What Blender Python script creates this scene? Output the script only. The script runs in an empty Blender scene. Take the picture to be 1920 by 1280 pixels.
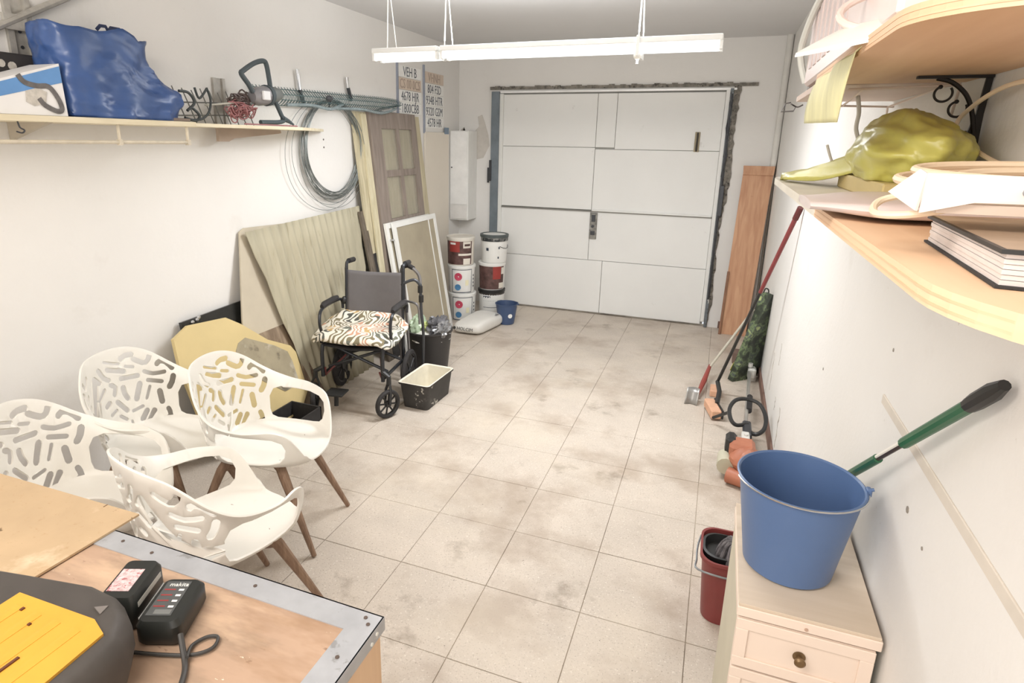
import bpy, math, random
from mathutils import Vector, Matrix, Quaternion
from mathutils.geometry import delaunay_2d_cdt
random.seed(7)
PI = math.pi
SC = bpy.context.scene
COL = SC.collection

# ------------------------------------------------------------------ camera
cd = bpy.data.cameras.new('camera')
cd.sensor_width = 36.0
cd.lens = 1144.17 / 1920 * 36.0
cd.shift_x, cd.shift_y = 0.0301, -0.0304
cd.clip_start = 0.02
cam = bpy.data.objects.new('camera', cd)
COL.objects.link(cam)
cam.matrix_world = Matrix(((0.9320742, -0.1100073, 0.3451610, 2.755),
                           (0.3619648, 0.2438548, -0.8997313, 0.0),
                           (0.0148079, 0.9635524, 0.2671095, 1.796),
                           (0, 0, 0, 1)))
SC.camera = cam

# ------------------------------------------------------------------ light and exposure
vs = SC.view_settings
vs.view_transform = 'Standard'; vs.look = 'None'; vs.gamma = 1.0
vs.use_curve_mapping = False
vs.exposure = 0.09
SC.display_settings.display_device = 'sRGB'
w = bpy.data.worlds.new('world'); SC.world = w; w.use_nodes = True
w.node_tree.nodes['Background'].inputs[0].default_value = (0.93, 0.96, 1.0, 1)
w.node_tree.nodes['Background'].inputs[1].default_value = 0.9

def area_light(name, loc, target, sx, sy, power, color):
    l = bpy.data.lights.new(name, 'AREA'); l.shape = 'RECTANGLE'
    l.size = sx; l.size_y = sy; l.energy = power; l.color = color
    o = bpy.data.objects.new(name, l); COL.objects.link(o)
    o.location = loc
    o.rotation_euler = (Vector(target) - Vector(loc)).to_track_quat('-Z', 'Y').to_euler()
    return o
area_light('ceiling_lamp_near', (1.7, -0.1, 2.62), (1.6, 1.6, 0), 1.6, 0.5, 38, (1.0, 0.92, 0.84))
area_light('strip_light_glow', (1.75, 3.6, 2.23), (1.75, 3.65, 0), 1.5, 0.14, 42, (0.97, 0.98, 1.0))
area_light('strip_light_upward', (1.75, 3.6, 2.36), (1.75, 3.65, 3), 1.5, 0.14, 24, (0.97, 0.98, 1.0))
area_light('rear_ceiling_fill', (1.6, -.6, 1.9), (1.6, 1.8, 2.9), 2.2, 0.8, 9, (1.0, 0.96, 0.92))  # added fill aimed up to brighten the ceiling, not a lamp of the room
area_light('camera_side_fill', (1.6, -1.9, 1.5), (1.6, 5.0, 1.0), 2.4, 2.0, 31, (1.0, 0.95, 0.9))  # broad fill added behind the camera, no known opening there

# ------------------------------------------------------------------ constants of the room (metres)
XR, YB, ZC = 3.208, 6.42, 2.736
YF = -2.2            # the room goes on behind the camera

# ------------------------------------------------------------------ materials
def lin(c):
    return tuple((x/12.92 if x <= .04045 else ((x+.055)/1.055)**2.4) for x in c)
def rgb(r, g, b):
    return lin((r/255, g/255, b/255))
MATS = {}
def mat(name, col, rough=.6, metal=0.0, var=0.06, scale=6.0, bump=0.0, bscale=60.0, spec=0.5,
        alpha=1.0, trans=0.0, stains=None, coord='Object', sx=(1, 1, 1), coat=0.0, sss=0.0):
    """procedural material: a base colour broken up by noise, optional stain layers and bump"""
    if name in MATS: return MATS[name]
    m = bpy.data.materials.new(name); m.use_nodes = True
    nt = m.node_tree; N = nt.nodes; L = nt.links
    b = N['Principled BSDF']
    b.inputs['Roughness'].default_value = rough
    b.inputs['Metallic'].default_value = metal
    b.inputs['Specular IOR Level'].default_value = spec
    b.inputs['Coat Weight'].default_value = coat
    if alpha < 1: b.inputs['Alpha'].default_value = alpha
    if trans > 0: b.inputs['Transmission Weight'].default_value = trans
    if coord == 'World':
        g = N.new('ShaderNodeNewGeometry'); src = g.outputs['Position']
    else:
        g = N.new('ShaderNodeTexCoord'); src = g.outputs['Object']
    mp = N.new('ShaderNodeMapping'); mp.inputs['Scale'].default_value = sx
    L.new(src, mp.inputs[0]); src = mp.outputs[0]
    def noise(s, d=4.0, r=.6):
        n = N.new('ShaderNodeTexNoise'); n.inputs['Scale'].default_value = s
        n.inputs['Detail'].default_value = d; n.inputs['Roughness'].default_value = r
        L.new(src, n.inputs['Vector']); return n.outputs['Fac']
    def ramp(fac, a, bb):
        r = N.new('ShaderNodeMapRange'); r.inputs['From Min'].default_value = a; r.inputs['From Max'].default_value = bb
        L.new(fac, r.inputs['Value']); return r.outputs[0]
    def mix(f, c1, c2):
        x = N.new('ShaderNodeMix'); x.data_type = 'RGBA'
        if isinstance(f, float): x.inputs[0].default_value = f
        else: L.new(f, x.inputs[0])
        for i, c in ((6, c1), (7, c2)):
            if isinstance(c, tuple): x.inputs[i].default_value = c[:3] + (1,)
            else: L.new(c, x.inputs[i])
        return x.outputs[2]
    lo = tuple(max(0, c*(1-var*1.6)) for c in col); hi = tuple(min(1, c*(1+var)) for c in col)
    cur = mix(ramp(noise(scale), .3, .7), lo, hi)
    for st in (stains or ()):          # (colour, noise scale, threshold, softness, strength)
        c, s, t, so, k = st
        f = ramp(noise(s, 5, .65), t, t + so)
        mm = N.new('ShaderNodeMath'); mm.operation = 'MULTIPLY'; mm.inputs[1].default_value = k
        L.new(f, mm.inputs[0])
        cur = mix(mm.outputs[0], cur, tuple(c))
    L.new(cur, b.inputs['Base Color'])
    if bump > 0:
        bp = N.new('ShaderNodeBump'); bp.inputs['Strength'].default_value = bump
        bp.inputs['Distance'].default_value = .004
        L.new(noise(bscale, 3), bp.inputs['Height']); L.new(bp.outputs[0], b.inputs['Normal'])
    MATS[name] = m
    return m
def wood(name, c1, c2, axis='x', scale=5.0, rough=.6, knots=0.0):
    if name in MATS: return MATS[name]
    m = bpy.data.materials.new(name); m.use_nodes = True
    nt = m.node_tree; N = nt.nodes; L = nt.links; b = N['Principled BSDF']
    b.inputs['Roughness'].default_value = rough
    tc = N.new('ShaderNodeTexCoord'); mp = N.new('ShaderNodeMapping')
    s = [14.0, 14.0, 14.0]; s['xyz'.index(axis)] = 1.0
    mp.inputs['Scale'].default_value = s
    L.new(tc.outputs['Object'], mp.inputs[0])
    n = N.new('ShaderNodeTexNoise'); n.inputs['Scale'].default_value = scale; n.inputs['Detail'].default_value = 6
    n.inputs['Distortion'].default_value = .6
    L.new(mp.outputs[0], n.inputs['Vector'])
    r = N.new('ShaderNodeValToRGB'); e = r.color_ramp.elements
    e[0].position = .32; e[0].color = tuple(c1) + (1,); e[1].position = .68; e[1].color = tuple(c2) + (1,)
    L.new(n.outputs['Fac'], r.inputs[0])
    out = r.outputs[0]
    if knots > 0:
        n2 = N.new('ShaderNodeTexNoise'); n2.inputs['Scale'].default_value = 7; n2.inputs['Detail'].default_value = 2
        L.new(tc.outputs['Object'], n2.inputs['Vector'])
        mr = N.new('ShaderNodeMapRange'); mr.inputs['From Min'].default_value = .70; mr.inputs['From Max'].default_value = .76
        mr.inputs['To Max'].default_value = knots
        L.new(n2.outputs['Fac'], mr.inputs['Value'])
        x = N.new('ShaderNodeMix'); x.data_type = 'RGBA'
        L.new(mr.outputs[0], x.inputs[0]); L.new(out, x.inputs[6])
        x.inputs[7].default_value = tuple(c*.35 for c in c1) + (1,)
        out = x.outputs[2]
    L.new(out, b.inputs['Base Color'])
    bp = N.new('ShaderNodeBump'); bp.inputs['Strength'].default_value = .15; bp.inputs['Distance'].default_value = .002
    L.new(n.outputs['Fac'], bp.inputs['Height']); L.new(bp.outputs[0], b.inputs['Normal'])
    MATS[name] = m
    return m
def emit(name, col, k):
    m = bpy.data.materials.new(name); m.use_nodes = True
    b = m.node_tree.nodes['Principled BSDF']
    b.inputs['Base Color'].default_value = tuple(col) + (1,)
    b.inputs['Emission Color'].default_value = tuple(col) + (1,)
    b.inputs['Emission Strength'].default_value = k
    return m

WALL = mat('wall_plaster', rgb(232, 230, 226), .85, var=.02, scale=1.3, bump=.25, bscale=45, coord='World', spec=.2,
           stains=[(rgb(186, 178, 166), 26, .70, .05, .5), (rgb(205, 199, 190), 2.2, .62, .16, .35)])
CEIL = mat('ceiling_plaster', rgb(222, 222, 222), .9, var=.02, scale=1.0, bump=.1, coord='World', spec=.2)
WHITE_PLASTIC = mat('white_plastic', rgb(240, 238, 230), .38, var=.012, scale=5)
WHITE_METAL = mat('white_painted_metal', rgb(236, 236, 232), .4, var=.02, scale=8)
GREY_METAL = mat('grey_metal', rgb(150, 155, 158), .45, .6, var=.15, scale=30)
BRIGHT_METAL = mat('bright_metal', rgb(205, 205, 205), .25, .9, var=.05)
BLACK = mat('black_plastic', rgb(38, 38, 38), .45, var=.1, scale=10)
BLACK_SOFT = mat('black_rubber', rgb(48, 46, 46), .8, var=.15, scale=30)
DARK_GREY = mat('dark_grey_metal', rgb(70, 72, 76), .4, .3, var=.1)

# ------------------------------------------------------------------ mesh helpers
class MB:
    """collects shapes; build() links them as one mesh object"""
    def __init__(s): s.v = []; s.f = []
    def add(s, vs, fs, M=None):
        n = len(s.v)
        s.v += [tuple(M @ Vector(p)) for p in vs] if M else [tuple(p) for p in vs]
        s.f += [tuple(i+n for i in f) for f in fs]
        return s
    def box(s, lo, hi, M=None, ch=0.0):
        (x0, y0, z0), (x1, y1, z1) = lo, hi
        if ch <= 0:
            vs_ = [(x, y, z) for z in (z0, z1) for y in (y0, y1) for x in (x0, x1)]
            return s.add(vs_, [(0, 2, 3, 1), (4, 5, 7, 6), (0, 1, 5, 4), (1, 3, 7, 5), (3, 2, 6, 7), (2, 0, 4, 6)], M)
        c = ch
        vs_ = []; idx = {}
        X, Y, Z = (x0, x1), (y0, y1), (z0, z1)
        for i in (0, 1):
            for j in (0, 1):
                for k in (0, 1):
                    sx, sy, sz = (1, -1)[i], (1, -1)[j], (1, -1)[k]
                    x, y, z = X[i], Y[j], Z[k]
                    idx[i, j, k, 0] = len(vs_); vs_.append((x, y+sy*c, z+sz*c))
                    idx[i, j, k, 1] = len(vs_); vs_.append((x+sx*c, y, z+sz*c))
                    idx[i, j, k, 2] = len(vs_); vs_.append((x+sx*c, y+sy*c, z))
        fs = []
        R = lambda q, fl: tuple(q) if fl else tuple(reversed(q))
        for a in (0, 1):
            fs.append(R([idx[a, j, k, 0] for j, k in ((0, 0), (1, 0), (1, 1), (0, 1))], a == 1))
            fs.append(R([idx[i, a, k, 1] for i, k in ((0, 0), (1, 0), (1, 1), (0, 1))], a == 0))
            fs.append(R([idx[i, j, a, 2] for i, j in ((0, 0), (1, 0), (1, 1), (0, 1))], a == 1))
        for a in (0, 1):
            for b in (0, 1):
                fs.append((idx[0, a, b, 1], idx[1, a, b, 1], idx[1, a, b, 2], idx[0, a, b, 2]))
                fs.append((idx[a, 0, b, 0], idx[a, 1, b, 0], idx[a, 1, b, 2], idx[a, 0, b, 2]))
                fs.append((idx[a, b, 0, 0], idx[a, b, 1, 0], idx[a, b, 1, 1], idx[a, b, 0, 1]))
        for i in (0, 1):
            for j in (0, 1):
                for k in (0, 1): fs.append((idx[i, j, k, 0], idx[i, j, k, 1], idx[i, j, k, 2]))
        return s.add(vs_, fs, M)
    def lathe(s, prof, n=24, M=None, arc=2*PI, sx=1.0, sy=1.0):
        full = abs(arc-2*PI) < 1e-6; cnt = n if full else n+1
        vs_ = []; fs = []
        for r, z in prof:
            for i in range(cnt):
                a = arc*i/n; vs_.append((r*math.cos(a)*sx, r*math.sin(a)*sy, z))
        for j in range(len(prof)-1):
            for i in range(n):
                a = j*cnt+i; b = j*cnt+(i+1) % cnt
                fs.append((a, b, b+cnt, a+cnt))
        return s.add(vs_, fs, M)
    def cyl(s, p, q, r, r2=None, n=12, caps=True):
        p, q = Vector(p), Vector(q); r2 = r if r2 is None else r2
        M = Matrix.Translation(p) @ (q-p).to_track_quat('Z', 'Y').to_matrix().to_4x4()
        h = (q-p).length
        prof = [(r, 0), (r2, h)]
        if caps: prof = [(0.0001, 0)] + prof + [(0.0001, h)]
        return s.lathe(prof, n, M)
    def tube(s, pts, r, n=8, closed=False, caps=True, flat=None, up=None):
        """sweep a circle (or an ellipse r x flat) along points; r may be a list"""
        P_ = [Vector(p) for p in pts]; m = len(P_)
        rs = list(r) if isinstance(r, (list, tuple)) else [r]*m
        T = []
        for i in range(m):
            a = P_[(i-1) % m] if (closed or i > 0) else P_[i]
            b = P_[(i+1) % m] if (closed or i < m-1) else P_[i]
            t = b-a; T.append(t.normalized() if t.length > 1e-9 else Vector((0, 0, 1)))
        ref = Vector(up) if up else (Vector((0, 0, 1)) if abs(T[0].z) < .9 else Vector((1, 0, 0)))
        nrm = (ref - T[0]*ref.dot(T[0])).normalized()
        vs_ = []; fs = []
        for i in range(m):
            if up: nrm = (Vector(up) - T[i]*Vector(up).dot(T[i])).normalized()
            elif i:
                nrm = (T[i-1].rotation_difference(T[i]) @ nrm); nrm = (nrm - T[i]*nrm.dot(T[i])).normalized()
            bi = T[i].cross(nrm)
            f = flat if flat else rs[i]
            for k in range(n):
                a = 2*PI*k/n
                vs_.append(P_[i] + nrm*math.cos(a)*(f if flat else rs[i]) + bi*math.sin(a)*rs[i])
        mm = m if closed else m-1
        for i in range(mm):
            for k in range(n):
                a = i*n+k; b = i*n+(k+1) % n; c = ((i+1) % m)*n
                fs.append((a, b, c+(k+1) % n, c+k))
        if caps and not closed:
            fs.append(tuple(reversed(range(n)))); fs.append(tuple((m-1)*n+k for k in range(n)))
        return s.add(vs_, fs)
    def prism(s, poly, z0, z1, M=None):
        n = len(poly)
        vs_ = [(x, y, z0) for x, y in poly] + [(x, y, z1) for x, y in poly]
        fs = [tuple(reversed(range(n))), tuple(range(n, 2*n))] + [(i, (i+1) % n, n+(i+1) % n, n+i) for i in range(n)]
        return s.add(vs_, fs, M)
    def ball(s, c, rx, ry=None, rz=None, n=12, M=None):
        ry = ry or rx; rz = rz or rx
        vs_ = []; fs = []; h = n//2
        for j in range(h+1):
            t = PI*j/h
            for i in range(n):
                a = 2*PI*i/n
                vs_.append((c[0]+rx*math.sin(t)*math.cos(a), c[1]+ry*math.sin(t)*math.sin(a), c[2]+rz*math.cos(t)))
        for j in range(h):
            for i in range(n):
                fs.append((j*n+i, (j+1)*n+i, (j+1)*n+(i+1) % n, j*n+(i+1) % n))
        return s.add(vs_, fs, M)
    def grid(s, fn, nu, nv, M=None):
        vs_ = [fn(i/nu, j/nv) for j in range(nv+1) for i in range(nu+1)]
        w_ = nu+1
        fs = [(j*w_+i, j*w_+i+1, (j+1)*w_+i+1, (j+1)*w_+i) for j in range(nv) for i in range(nu)]
        return s.add(vs_, fs, M)
    def mesh(s, name, m=None, smooth=True, ang=35):
        me = bpy.data.meshes.new(name); me.from_pydata([tuple(p) for p in s.v], [], s.f)
        import bmesh
        bm = bmesh.new(); bm.from_mesh(me)
        bmesh.ops.remove_doubles(bm, verts=bm.verts, dist=1e-5)
        bmesh.ops.recalc_face_normals(bm, faces=bm.faces)
        if smooth:
            for f in bm.faces: f.smooth = True
            for e in bm.edges:
                if len(e.link_faces) == 2 and e.calc_face_angle(0) > math.radians(ang): e.smooth = False
        bm.to_mesh(me); bm.free()
        for x in (m if isinstance(m, (list, tuple)) else [m]):
            if x: me.materials.append(x)
        return me
    def build(s, name, m=None, parent=None, smooth=True, ang=35, bevel=0, solid=0, solid_off=0, label=None):
        o = bpy.data.objects.new(name, s.mesh(name, m, smooth, ang)); COL.objects.link(o)
        if parent: o.parent = parent
        if solid:
            md = o.modifiers.new('thickness', 'SOLIDIFY'); md.thickness = solid; md.offset = solid_off
        if bevel:
            md = o.modifiers.new('rounding', 'BEVEL'); md.width = bevel; md.segments = 2; md.limit_method = 'ANGLE'
        if label: o['label'] = label
        return o
def smooth_path(pts, k=6, closed=False):
    P_ = [Vector(p) for p in pts]; n = len(P_); out = []
    rng = range(n) if closed else range(n-1)
    for i in rng:
        g = (lambda j: P_[j % n]) if closed else (lambda j: P_[max(0, min(n-1, j))])
        a, b, c, d = g(i-1), g(i), g(i+1), g(i+2)
        for t in range(k):
            u = t/k
            out.append(.5*((2*b)+(-a+c)*u+(2*a-5*b+4*c-d)*u*u+(-a+3*b-3*c+d)*u**3))
    if not closed: out.append(P_[-1])
    return out
def thing(name, label, cat, loc=(0, 0, 0), rz=0.0, group=None, rot=None):
    o = bpy.data.objects.new(name, None); COL.objects.link(o)
    o.empty_display_size = .05
    o.location = loc; o.rotation_euler = rot if rot else (0, 0, rz)
    o['label'] = label; o['category'] = cat
    if group: o['group'] = group
    return o
def tag(o, label, cat, group=None, kind=None):
    o['label'] = label; o['category'] = cat
    if group: o['group'] = group
    if kind: o['kind'] = kind
    return o
def place(o, loc, rz=0.0, rot=None):
    o.location = loc; o.rotation_euler = rot if rot else (0, 0, rz); return o
def struct(o): o['kind'] = 'structure'; return o
def dup(root, loc=None, rot=None, label=None):
    r = root.copy(); COL.objects.link(r)
    if loc is not None: r.location = loc
    if rot is not None: r.rotation_euler = rot
    if label: r['label'] = label
    for ch in list(root.children):
        c = ch.copy(); COL.objects.link(c); c.parent = r
        for g in list(ch.children):
            d = g.copy(); COL.objects.link(d); d.parent = c
    return r
def frame(o, x, y, z=None):
    """matrix from an origin and two axes; the third is their cross product"""
    x = Vector(x).normalized(); y = Vector(y); y = (y - x*y.dot(x)).normalized(); z = x.cross(y)
    M = Matrix.Identity(4)
    for i, a in enumerate((x, y, z)):
        for j in range(3): M[j][i] = a[j]
    M.translation = Vector(o); return M
# ------------------------------------------------------------------ the room
def slab(name, lo, hi, m, smooth=False):
    return struct(MB().box(lo, hi).build(name, m, smooth=smooth))
# floor: a mortar bed with terrazzo tiles laid on it, each a part of its own
TILE = mat('terrazzo_tile', rgb(204, 193, 180), .5, var=.07, scale=2.6, coord='World', spec=.35, bump=.06, bscale=120,
           stains=[(rgb(150, 138, 122), 140, .585, .04, .7), (rgb(236, 230, 220), 90, .60, .05, .6),
                   (rgb(168, 152, 136), 1.7, .50, .14, .7), (rgb(120, 104, 86), 3.1, .60, .10, .5),
                   (rgb(70, 60, 50), 30, .715, .015, .9), (rgb(218, 206, 186), .9, .5, .2, .4), (rgb(84, 72, 60), 55, .69, .02, .8), (rgb(244, 240, 230), 42, .70, .015, .8)])
GROUT = mat('grout', rgb(150, 138, 122), .9, var=.2, scale=9, coord='World', stains=[(rgb(196, 184, 166), 1.9, .46, .12, .8)])
floor = slab('floor', (0, YF, -.12), (XR, YB+.1, -.0035), GROUT)
tb = MB().box((-.1988, -.1988, -.0034), (.1988, .1988, 0), ch=.0012)
tm = tb.mesh('tile', TILE, smooth=False)
xs = [-.184 + .4*i for i in range(10)]
first_y = .029 - .4*5
j = 0
y = first_y + .2
while y - .2 < YB:
    for x in [.016 - .2 + .4*i for i in range(9)]:
        x0, x1 = max(0, x-.2), min(XR, x+.2); y1 = min(YB, y+.2)
        if x1-x0 < .01 or y1-y+.2 < .01: continue
        if x1-x0 > .399 and y1-y > .199: me = tm
        else:
            me = MB().box((x0-x+.0016, -.1984, -.0034), (x1-x-.0016, y1-y-.0016, 0), ch=.0012).mesh('tile', TILE, smooth=False)
        o = bpy.data.objects.new('tile', me); COL.objects.link(o)
        o.parent = floor; o.location = (x, y, random.uniform(-.0005, .0005))
        o.rotation_euler = (random.uniform(-.001, .001), random.uniform(-.001, .001), 0)
    y += .4
# walls with real thickness, ceiling
slab('wall_left', (-.15, YF, -.12), (0, YB+.15, ZC), WALL)
slab('wall_right', (XR, YF, -.12), (XR+.15, YB+.15, ZC), WALL)
slab('ceiling', (-.15, YF, ZC), (XR+.15, YB+.15, ZC+.15), CEIL)
for y, z, a, b in ((1.42, 1.04, .008, .004), (1.30, 1.025, .004, .006), (1.75, 1.30, .005, .004), (2.1, 1.5, .006, .003), (2.6, .95, .006, .005)):
    o = MB().cyl((XR+.001, y, z), (XR-.0015, y, z), a, n=7).build('paint_chip', mat('paint_chip', rgb(150, 142, 132), .9)); o.parent = bpy.data.objects['wall_right']
for y, z0, z1, w_ in ((3.62, .10, .34, .03), (3.9, .22, .30, .02), (4.3, .20, .46, .02), (4.0, .48, .62, .012)):
    pts = [(XR-.001, y+w_*math.sin(k*1.7)*.6, z0+(z1-z0)*k/8) for k in range(9)]
    q = pts+[(p[0], p[1]+w_*(.5+.4*math.cos(k*2.3)), p[2]) for k, p in reversed(list(enumerate(pts)))]
    o = MB().add(q+[(p[0]+.003, p[1], p[2]) for p in q], [tuple(range(18))]+[(i, (i+1) % 18, 18+(i+1) % 18, 18+i) for i in range(18)]).build('peeling_patch', mat('peeling', rgb(176, 168, 156), .95, var=.2, scale=30), smooth=False); o.parent = bpy.data.objects['wall_right']
for z in (1.79, 1.735):
    o = MB().cyl((-.001, 3.905, z), (.0015, 3.905, z), .007, n=8).build('screw_hole', mat('screw_hole', rgb(96, 90, 84), .9)); o.parent = bpy.data.objects['wall_left']
# back wall around the garage door opening
DX0, DX1, DZ = .48, 2.742, 2.30
slab('wall_back', (0, YB, -.12), (DX0, YB+.15, ZC), WALL)
slab('wall_back', (DX1, YB, -.12), (XR, YB+.15, ZC), WALL)
slab('wall_back', (DX0, YB, DZ), (DX1, YB+.15, ZC), WALL)
# ------------------------------------------------------------------ white perforated armchairs
def sm(t): t = max(0, min(1, t)); return t*t*(3-2*t)
RIM = [(0, .415), (25, .405), (45, .36), (62, .275), (80, .225), (100, .21), (118, .205), (128, .19), (135, .15), (141, .08), (146, .025), (154, .0), (181, 0)]
def ch_h(ph):
    ph = abs(ph)
    for (a, b), (c, d) in zip(RIM, RIM[1:]):
        if ph <= c: return b+(d-b)*(ph-a)/(c-a)
    return 0
def rim_h(ph):                    # the rim profile, smoothed
    return sum(ch_h(ph+d) for d in (-9, -6, -3, 0, 3, 6, 9))/7
def ch_map(ph, s, r=1.0):
    th = math.radians(180-ph); sx, cy = math.sin(th), math.cos(th)
    ax = .220; by = .272 if cy > 0 else .235
    e = 2.4; k = (abs(sx)**e+abs(cy)**e)**(-1/e)
    px, py = ax*k*sx, by*k*cy+.02
    aph = abs(ph)
    side = sm((aph-35)/45)*(1-sm((aph-150)/25)); back = 1-sm((aph-20)/60)
    if r < 1 and s <= 0:
        z = .410+.022*r**3-.03*sm((cy-.3)/.7)*max(0, r-.55)
        return (px*r, (py-.02)*r+.02, z)
    lean = .02*back+.09*side+.1
    h = rim_h(ph)
    out = lean*s*(1-math.exp(-s/.04)*.3)+.012*(1-math.exp(-s/.03))
    if h > .05: out += .028*side*(1-sm((aph-96)/24))*sm((s-(h-.06))/.06)
    z = .432+s*.97-.0135*sm((cy-.3)/.7)
    if h > .05: z -= .012*side*sm((s-(h-.03))/.03)
    if aph > 118: out -= .004*sm((aph-118)/18)*sm(s/.08)
    return (px+sx*out, py+cy*out, z)
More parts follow.
